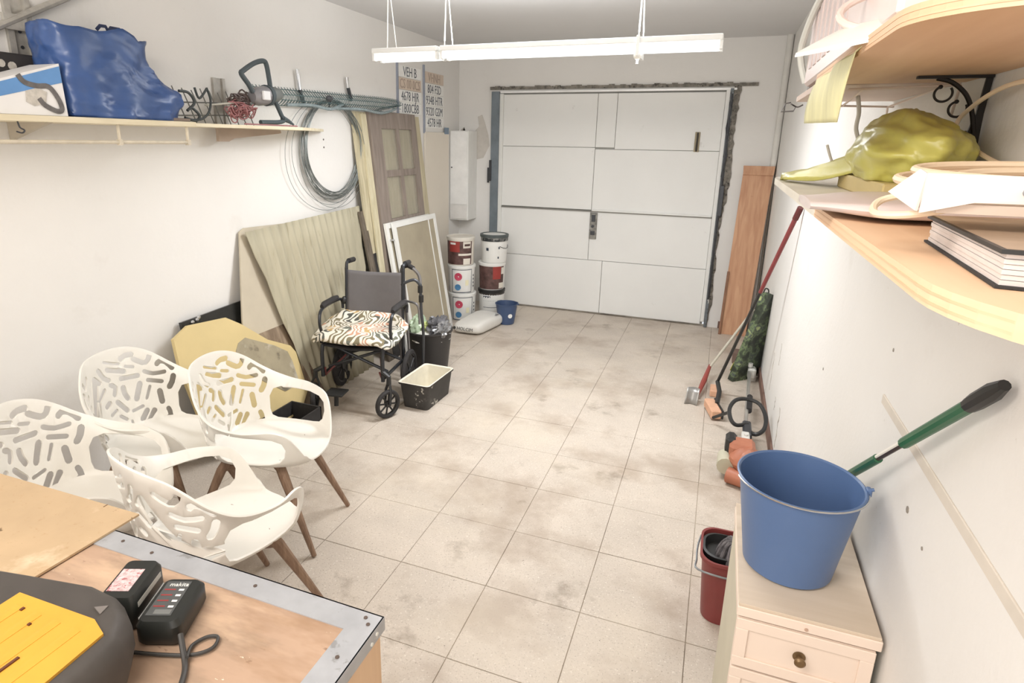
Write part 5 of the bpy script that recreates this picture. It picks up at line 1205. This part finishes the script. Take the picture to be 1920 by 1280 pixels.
# scroll bracket
IR = mat('black_iron', rgb(38, 34, 30), .5, .3)
t = thing('scroll_bracket', 'black wrought iron scroll bracket under the upper plywood shelf', 'bracket', (3.19, 1.48, 1.8))
Yb = 1.48
wb(MB().box((3.085, Yb-.007, 1.9245), (XR-.002, Yb+.007, 1.9295)), 'top_arm', IR, t, smooth=False)
wb(plate3([(3.197, Yb, 1.9295), (XR-.001, Yb, 1.9295), (3.204, Yb, 1.86), (3.205, Yb, 1.80), (3.202, Yb, 1.79), (3.182, Yb, 1.815), (3.192, Yb, 1.86)], .006, (0, -1, 0)), 'wall_arm', IR, t, smooth=False)
wb(MB().tube(smooth_path([(3.118, Yb, 1.925), (3.142, Yb, 1.918), (3.165, Yb, 1.90), (3.178, Yb, 1.88), (3.187, Yb, 1.855), (3.194, Yb, 1.825)], 5), .0042, 6), 'curved_stay', IR, t)
def scroll(cx, cz, r, a0, turns, nm='scroll'):
    pts = []
    for k in range(26):
        f = k/25; a = a0+turns*2*PI*f; rr = r*(1-.12*f)
        pts.append((cx+rr*math.cos(a), Yb, cz+rr*math.sin(a)))
    wb(MB().tube(pts, .0022, 6).ball(pts[-1], .0042, .0042, .0042, 8), nm, IR, t)
scroll(3.132, 1.897, .0155, .75, -.8); scroll(3.160, 1.869, .0155, .55, -.8); scroll(3.166, 1.826, .015, .2, -.75)
for z in (1.80, 1.79): wb(MB().ball((3.196, Yb-.01, z-.004), .003, .003, .003, 8), 'screw', IR, t)
# white shelf and rack beyond the plywood
WS = mat('shelf_pinkish', rgb(216, 196, 182), .6, var=.03)
t = thing('white_upper_shelf', 'pale shelf board on the right wall just beyond the upper plywood shelf', 'shelf', (3.07, 1.95, 1.93))
wb(MB().prism([(2.945, 1.66), (XR-.001, 1.66), (XR-.001, 2.26), (2.945, 2.26)], 1.93, 1.945), 'board', WS, t, smooth=False)
t = thing('wire_rack', 'cream wire rack hanging under the upper right shelves', 'rack', (3.1, 1.9, 1.9), 0)
RW = mat('cream_wire', rgb(224, 206, 192), .5)
for p, q in (((3.0, 1.68, 1.922), (3.19, 1.60, 1.922)), ((2.99, 2.0, 1.905), (3.19, 2.15, 1.908)), ((3.03, 1.67, 1.922), (3.045, 2.05, 1.905)), ((3.17, 1.62, 1.922), (3.17, 2.12, 1.906)), ((3.17, 2.12, 1.906), (3.175, 2.14, 1.86)), ((3.19, 1.60, 1.922), (3.19, 1.62, 1.86))):
    wb(MB().tube([p, q], .0028, 6), 'wire', RW, t)
solo(MB().tube(smooth_path([(3.05, 1.86, 1.92), (3.06, 1.87, 1.88), (3.065, 1.90, 1.84), (3.085, 1.92, 1.80)], 5), .005, 6),
     'white_cable', mat('cream_cable', rgb(200, 194, 182), .5), 'cream cable hanging from the wire rack down behind the yellow bag', 'cable', (3.06, 1.9, 1.76))
solo(MB().tube([(2.93, 2.25, 1.928), (2.915, 2.25, 1.925), (2.905, 2.25, 1.90), (2.94, 2.25, 1.902), (2.945, 2.25, 1.915), (2.93, 2.25, 1.924)], .0022, 6).tube(smooth_path([(2.935, 2.25, 1.921), (2.95, 2.25, 1.914), (2.965, 2.25, 1.921)], 4), .0022, 6),
     'wire_hook', mat('hook_wire', rgb(96, 92, 90), .4, .5), 'bent wire hook hanging at the far end of the upper right shelves', 'hook', (2.93, 2.25, 1.90))
# panel heater, dish, coil and cloth
PK = mat('old_white_plastic', rgb(228, 212, 206), .4, var=.03)
t = thing('panel_heater', 'pinkish white panel heater standing on the upper right shelves', 'heater', (3.0, 1.6, 1.957))
wb(MB().box((2.945, 1.02, 1.962), (3.06, 2.10, 2.20), ch=.008), 'body', PK, t, smooth=False)
wb(MB().box((2.96, 2.10, 1.955), (3.05, 2.16, 2.17), ch=.004), 'end_cap', mat('end_grey', rgb(160, 154, 148), .6), t, smooth=False)
for k in range(7): wb(MB().box((2.9425, 1.45+.085*k, 2.0), (2.946, 1.50+.085*k, 2.15), ch=.001), 'grille_slot', mat('slot_pink', rgb(206, 190, 186), .5), t, smooth=False)
wb(MB().tube(smooth_path([(2.955, 1.75, 2.19), (2.935, 1.95, 2.15), (2.925, 2.10, 2.06), (2.95, 2.12, 1.975)], 6), .009, 8), 'hose', mat('hose_white', rgb(222, 224, 218), .4), t)
t = thing('white_dish', 'round white plastic dish lying on the edge of the upper plywood shelf', 'dish', (2.98, 1.20, 1.985), rot=(.10, -.22, .1))
MB().lathe([(.0001, .010), (.07, .010), (.115, -.004), (.140, -.012), (.142, -.018), (.112, -.012), (.07, .003), (.0001, .003)], 40).build('dish', WHITE_PLASTIC, t)
MB().tube([(.075*math.cos(a), .075*math.sin(a), .02+.03*math.sin(a)) for a in [k*2*PI/24 for k in range(24)]], .006, 8, closed=True).build('coiled_cable', mat('pink_cable', rgb(236, 216, 206), .5), t)
YC = mat('yellow_cloth', rgb(232, 228, 178), .6, var=.06, scale=14, sx=(1, 3, .6), alpha=.95, bump=.3, bscale=30)
t = thing('yellow_bag_strip', 'pale yellow plastic strip hanging over the edge of the upper right shelf', 'bag', (2.92, 1.4, 1.95))
solo(MB().tube(smooth_path([(3.02, 2.02, 1.80), (3.035, 2.03, 1.765), (3.06, 2.04, 1.72), (3.08, 2.05, 1.704)], 5), .004, 6), 'white_cable', MATS['cream_cable'] if 'cream_cable' in MATS else mat('cream_cable', rgb(200, 194, 182), .5), 'short loose cable end behind the tail of the yellow bag', 'cable', (3.04, 2.03, 1.755))
wb(MB().grid(lambda u, v: (2.922-.006*math.sin(PI*v)+.004*math.sin(u*14+v*3)+.02*max(0, 1-v*6), (1.11+(1.62-1.11)*u)*(1-v)+(1.21+(1.66-1.21)*u)*v, (1.955-.012*u)*(1-v)+(1.835+.012*u)*v), 20, 12), 'strip', YC, t, solid=.0015)
# items on the lower shelf
t = thing('white_low_shelf', 'white shelf with a pointed tip on the right wall beyond the lower plywood shelf', 'shelf', (3.05, 1.7, 1.68))
wb(MB().prism([(2.905, 1.17), (XR-.001, 1.17), (XR-.001, 2.42), (3.12, 2.42), (2.915, 2.2), (2.905, 2.12)], 1.682, 1.70), 'board', mat('ivory_shelf', rgb(232, 226, 212), .5), t, smooth=False)
PKG = mat('pink_film', rgb(222, 208, 204), .3, var=.06, scale=4, sx=(1, 1, 12))
t = thing('wrapped_package', 'flat package wrapped in pinkish plastic film lying across the lower right shelf', 'package', (3.02, 1.1, 1.7))
def pack(u, v):
    a = 2*PI*v
    # u along x from the shelf edge to the wall
    hx = .03*sm(u*5)
    y = 1.04+.14*math.cos(a)*(.55+.45*sm(u*4))+.16*u*.2; z = 1.716+.0145*math.copysign(abs(math.sin(a))**.6, math.sin(a))*(.5+.5*sm(u*3))
    return (2.873+.32*u, y+.0*hx, max(1.7008, z))
pk = MB().grid(pack, 18, 20)
pk.f.append(tuple(19*k for k in range(20)))
wb(pk, 'package', PKG, t, ang=70)
# yellow bag
YB_ = mat('yellow_bag', rgb(204, 198, 104), .3, var=.1, scale=7, spec=.5, alpha=.88, bump=.25, bscale=12)
def ybag(u, v):
    a = 2*PI*u; t_ = PI*v; d = Vector((math.sin(t_)*math.cos(a), math.sin(t_)*math.sin(a), math.cos(t_)))
    k = 1+.16*NZ.fractal(d*1.5+Vector((3, 1, 4)), .9, 2.1, 3)+.03*abs(math.sin(a*5+t_*4))
    return (3.09+d.x*.09*k, 1.49+d.y*.23*k, max(1.734, 1.782+d.z*.078*k))
t = thing('yellow_bag', 'crumpled translucent yellow plastic bag on the lower right shelf', 'bag', (3.1, 1.5, 1.735))
wb(MB().grid(ybag, 80, 44), 'body', YB_, t, ang=180)
wb(MB().grid(lambda u, v: (3.08-.17*u+.0*v, 1.62+.32*u+(v-.5)*(.22-.10*u)+.01*math.sin(u*9), 1.748-.044*u+.045*math.sin(PI*v)*(1-u*.75)+.006*math.sin(v*11+u*7)), 12, 8), 'tail', YB_, t, solid=.003)
solo(MB().box((3.02, 1.28, 1.7005), (3.17, 1.75, 1.7335), ch=.003), 'tan_box', mat('tan_card', rgb(196, 176, 120), .6), 'flat tan box under the crumpled yellow bag', 'box', (3.09, 1.5, 1.7005), smooth=False)
# album
t = thing('photo_album', 'thick album with brown cover and page edges showing, lying on the lower plywood shelf', 'album', (3.06, .7, 1.7))
A = [(2.961, .770), (2.944, .528), (3.17, .49), (3.19, .78)]
def off(pts, d):
    cx = sum(p[0] for p in pts)/4; cy = sum(p[1] for p in pts)/4
    return [(cx+(p[0]-cx)*(1-d), cy+(p[1]-cy)*(1-d)) for p in pts]
wb(MB().prism(A, 1.7005, 1.7025), 'back_cover', BLACK_SOFT, t, smooth=False)
for k in range(6):
    wb(MB().prism(off(A, .025+.006*(k % 2)), 1.7026+.0038*k, 1.7026+.0038*k+.0034), 'page_block', mat('album_pages', rgb(214, 206, 202), .6, var=.05, scale=30), t, smooth=False)
wb(MB().prism(A, 1.7255, 1.728), 'front_cover', wood('album_cover', rgb(150, 128, 108), rgb(182, 158, 134), 'x', 1.5, rough=.35), t, smooth=False)
wb(MB().prism([(A[0][0]-.001, A[0][1]), (A[1][0]-.001, A[1][1]-.001), (A[2][0], A[2][1]-.001), (A[2][0], A[2][1]+.003), (A[1][0]+.003, A[1][1]+.003), (A[0][0]+.003, A[0][1])], 1.7252, 1.7284), 'cover_edge', BLACK, t, smooth=False)
# trunking with coiled cable
PT = mat('trunking_white', rgb(240, 224, 216), .45, var=.02)
t = thing('white_trunking', 'white plastic trunking length with cut end lying above the album on the lower right shelf', 'trunking', (3.05, .66, 1.73))
wb(plate3([(2.918, .635, 1.7755), (3.20, .655, 1.772), (3.20, .655, 1.752), (2.955, .635, 1.752), (2.917, .632, 1.742)], .003, (0, -1, 0)), 'front', PT, t, smooth=False)
wb(MB().box((2.93, .638, 1.742), (3.20, .70, 1.750)), 'bottom', mat('trunking_inside', rgb(206, 188, 172), .6), t, smooth=False)
wb(plate3([(2.918, .638, 1.775), (2.918, .66, 1.778), (2.905, .70, 1.755), (2.915, .64, 1.743)], .002), 'cut_flap', PT, t, smooth=False)
wb(MB().cyl((2.99, .640, 1.7615), (2.99, .6335, 1.7615), .0032, n=10), 'screw', GREY_METAL, t)
CC = mat('cream_coil', rgb(226, 206, 178), .5, var=.05)
t = thing('cable_coil', 'coil of cream cable resting on the white trunking at the right edge of the photo', 'cable', (3.10, .80, 1.75))
for k, (rx, ry, dz) in enumerate(((.165, .12, .0), (.15, .105, .010), (.155, .10, -.012), (.11, .075, .004), (.10, .06, -.006))):
    wb(MB().tube([(3.10+rx*math.cos(a), .80+ry*math.sin(a), 1.762+dz+.006*math.sin(a)) for a in [j*2*PI/40 for j in range(40)]], .0048, 8, closed=True), 'ring', CC, t)
wb(MB().tube(smooth_path([(3.0, .69, 1.757), (2.93, .66, 1.74), (2.895, .68, 1.735), (2.905, .72, 1.745), (2.94, .72, 1.755)], 6), .0035, 8), 'loose_end', CC, t)
solo(MB().tube(smooth_path([(3.195, 1.15, 1.90), (3.17, 1.30, 1.895), (3.165, 1.45, 1.86), (3.16, 1.46, 1.83), (3.17, 1.40, 1.80), (3.18, 1.25, 1.77), (3.195, 1.10, 1.775), (3.2, .9, 1.83)], 6), .004, 7), 'wall_cable', CC, 'cream cable looping down the right wall behind the scroll bracket', 'cable', (3.19, 1.2, 1.8))
# ------------------------------------------------------------------ workbench
BT = mat('bench_ply', rgb(186, 156, 132), .6, var=.07, scale=3.5, sx=(1, 3, 1), stains=[(rgb(104, 74, 54), 11, .645, .05, .8), (rgb(150, 128, 108), 2.4, .5, .1, .6), (rgb(228, 196, 164), 3, .5, .2, .6), (rgb(240, 226, 206), 30, .70, .02, .9), (rgb(150, 116, 84), 2.0, .56, .14, .6)])
ALU = mat('bench_edge_metal', rgb(186, 188, 192), .42, .35, var=.08, scale=12, stains=[(rgb(120, 116, 112), 14, .62, .05, .5), (rgb(232, 232, 230), 22, .68, .04, .6)])
t = thing('workbench', 'wooden workbench with a metal edged top in the lower left corner', 'workbench', (1.2, .3, 0))
ZB = .85
wb(MB().box((.15, -.45, ZB-.022), (2.196, .888, ZB-.001), ch=.001), 'worktop', BT, t, smooth=False)
wb(MB().prism([(.15, .903), (2.206, .903), (2.146, .845), (.15, .845)], ZB-.001, ZB+.0015).box((.15, .900, ZB-.028), (2.206, .903, ZB+.0015)), 'edge_strip', ALU, t, smooth=False)
wb(MB().prism([(2.206, .903), (2.206, -.45), (2.146, -.45), (2.146, .845)], ZB-.001, ZB+.0015).box((2.203, -.45, ZB-.030), (2.2065, .903, ZB+.0015)), 'edge_strip', ALU, t, smooth=False)
for p in ((2.172, .886), (2.186, .872), (2.175, .78), (2.17, .60), (1.9, .875), (1.6, .872), (1.5, .878)):
    wb(MB().cyl((p[0], p[1], ZB+.0015), (p[0], p[1], ZB+.003), .0042, n=10), 'screw', mat('screw_brown', rgb(110, 96, 88), .5, .5), t)
for z in (ZB-.012, ZB-.02): wb(MB().cyl((2.206, .90-(.03 if z > ZB-.015 else .05), z), (2.209, .90-(.03 if z > ZB-.015 else .05), z), .004, n=10), 'screw', WHITE_PLASTIC, t)
PN = wood('bench_panel', rgb(222, 186, 150), rgb(236, 202, 166), 'z', 1.5)
wb(MB().box((2.18, -.4, .0), (2.20, .895, ZB-.03), ch=.002), 'side_panel', PN, t, smooth=False)
wb(MB().box((.2, .87, ZB-.12), (2.18, .89, ZB-.023), ch=.002), 'back_rail', PN, t, smooth=False)
for x in (.2, 1.2): wb(MB().box((x, .80, 0), (x+.07, .87, ZB-.023), ch=.002), 'leg', PN, t, smooth=False)
# loose chipboard
CB = mat('chipboard', rgb(192, 166, 132), .75, var=.07, scale=4, stains=[(rgb(104, 80, 52), 17, .645, .03, .9), (rgb(232, 212, 182), 5, .6, .12, .6), (rgb(170, 136, 96), 60, .6, .1, .4)])
t = thing('chipboard_sheet', 'thin loose chipboard sheet with dark marks lying on the workbench', 'board', (1.1, .8, ZB+.002))
wb(MB().prism([(1.448, .968), (1.438, .68), (.55, .66), (.56, .957)], ZB+.0022, ZB+.0075), 'sheet', CB, t, smooth=False)
wb(MB().box((1.335, .955, ZB+.0076), (1.338, .99-.022, ZB+.0079)), 'scratch', mat('scratch', rgb(110, 80, 54), .8), t, smooth=False)
# charger with battery
t = thing('battery_charger', 'black tool battery charger on the workbench beside the yellow and black case', 'charger', (1.819, .733, ZB), .38); t.scale = (.86, .86, .86)
CBK = mat('charger_black', rgb(38, 40, 38), .38, var=.05)
loft([rg(.045, .070, .001, .015), rg(.050, .076, .012, .018), rg(.050, .076, .05, .018), rg(.042, .068, .062, .016)]).build('body', CBK, t)
DG = mat('decal_grey', rgb(120, 122, 120), .4); 
MB().box((-.035, -.050, .0622), (.022, .060, .0628)).build('decal', mat('decal_dark', rgb(84, 86, 86), .4), t, smooth=False)
o = text('makita', .017, Matrix.Translation((-.002, .048, .0632)), TW, 'lettering'); o.parent = t
for i in range(4):
    MB().box((-.030, .030-.018*i, .0629), (-.004, .034-.018*i, .0633)).build('red_mark', mat('decal_red', rgb(150, 60, 60), .4), t, smooth=False)
    MB().box((.004, .028-.018*i, .0629), (.016, .034-.018*i, .0633)).build('white_mark', TW, t, smooth=False)
MB().box((-.02, -.046, .0629), (.018, -.032, .0633)).build('white_mark', DG, t, smooth=False)
t = thing('tool_battery', 'black tool battery with a red and white label docked on the charger', 'battery', (1.717, .728, ZB), .38); t.scale = (.92, .92, .92)
loft([rg(.036, .062, .002, .012), rg(.040, .066, .010, .014), rg(.040, .066, .070, .014), rg(.034, .060, .082, .012)]).build('body', CBK, t)
MB().box((-.030, -.040, .0822), (.018, .030, .0828)).build('label', mat('label_pink', rgb(226, 196, 196), .4, var=.3, scale=120, stains=[(rgb(160, 60, 66), 90, .56, .03, .8)]), t, smooth=False)
MB().box((.0402, -.050, .050), (.0412, .048, .062)).build('side_strip', mat('strip_grey', rgb(190, 188, 180), .4), t, smooth=False)
MB().box((.0395, -.055, .020), (.0415, .055, .026)).build('side_line', TW, t, smooth=False)
CORD = mat('charger_cord', rgb(62, 60, 58), .5)
pz = ZB+.006
solo(MB().tube(smooth_path([(1.885, .69, ZB+.03), (1.905, .675, pz+.012), (1.93, .655, pz), (1.95, .63, pz), (1.965, .60, pz), (1.98, .55, pz), (1.99, .50, pz)], 6), .0055, 8)
     .tube(smooth_path([(1.80, .638, pz), (1.86, .655, pz), (1.92, .678, pz), (1.945, .705, pz), (1.935, .73, pz), (1.915, .722, pz), (1.905, .695, pz), (1.925, .665, pz+.008)], 6), .0035, 8),
     'charger_cable', CORD, 'black charger cable curled in a small loop on the workbench', 'cable', (1.9, .66, ZB))
# yellow and black tool case
t = thing('tool_case', 'black tool case with a ribbed yellow lid panel at the lower left, nearest the camera', 'case', (1.6, .44, ZB))
out = [(1.40, .55), (1.52, .606), (1.585, .618), (1.73, .643), (1.80, .638), (1.85, .612), (1.885, .57), (1.90, .50), (1.91, .30), (1.91, .05), (1.40, .05)]
def sc(pts, k, cx=1.62, cy=.35): return [(cx+(x-cx)*k, cy+(y-cy)*k) for x, y in pts]
def lring(k, z): return [(x, y, z) for x, y in sc(out, k)]
wb(loft([lring(.98, ZB+.001), lring(1.0, ZB+.02), lring(1.03, ZB+.06), lring(1.03, ZB+.10), lring(1.0, ZB+.125), lring(.96, ZB+.134)]), 'body', mat('case_charcoal', rgb(76, 71, 67), .55, var=.1, scale=14), t, ang=50)
yl = [(1.64, .573), (1.825, .578), (1.868, .561), (1.874, .465), (1.874, .12), (1.645, .12), (1.64, .538)]
YLW = mat('case_yellow', rgb(214, 158, 58), .5, var=.04, scale=9, stains=[(rgb(206, 144, 50), 6, .62, .1, .5)])
wb(MB().prism(yl, ZB+.1335, ZB+.139), 'yellow_panel', YLW, t, smooth=False)
for k in range(4):
    x = 1.675+.048*k
    wb(MB().tube([(x, .55, ZB+.1385), (x, .16, ZB+.1385)], .011, 6, flat=.0025, up=(0, 0, 1)), 'rib', YLW, t)
for x, y0, y1 in ((1.79, .475, .44), (1.688, .55, .543), (1.735, .53, .525)):
    wb(MB().box((x-.0025, y1, ZB+.1385), (x+.0025, y0, ZB+.1415)), 'slot', mat('slot_brown', rgb(96, 52, 30), .6), t, smooth=False)
wb(MB().prism([(1.795, .600), (1.815, .612), (1.820, .592)], ZB+.1335, ZB+.1365), 'embossed_arrow', mat('emboss', rgb(118, 112, 108), .5), t, smooth=False)
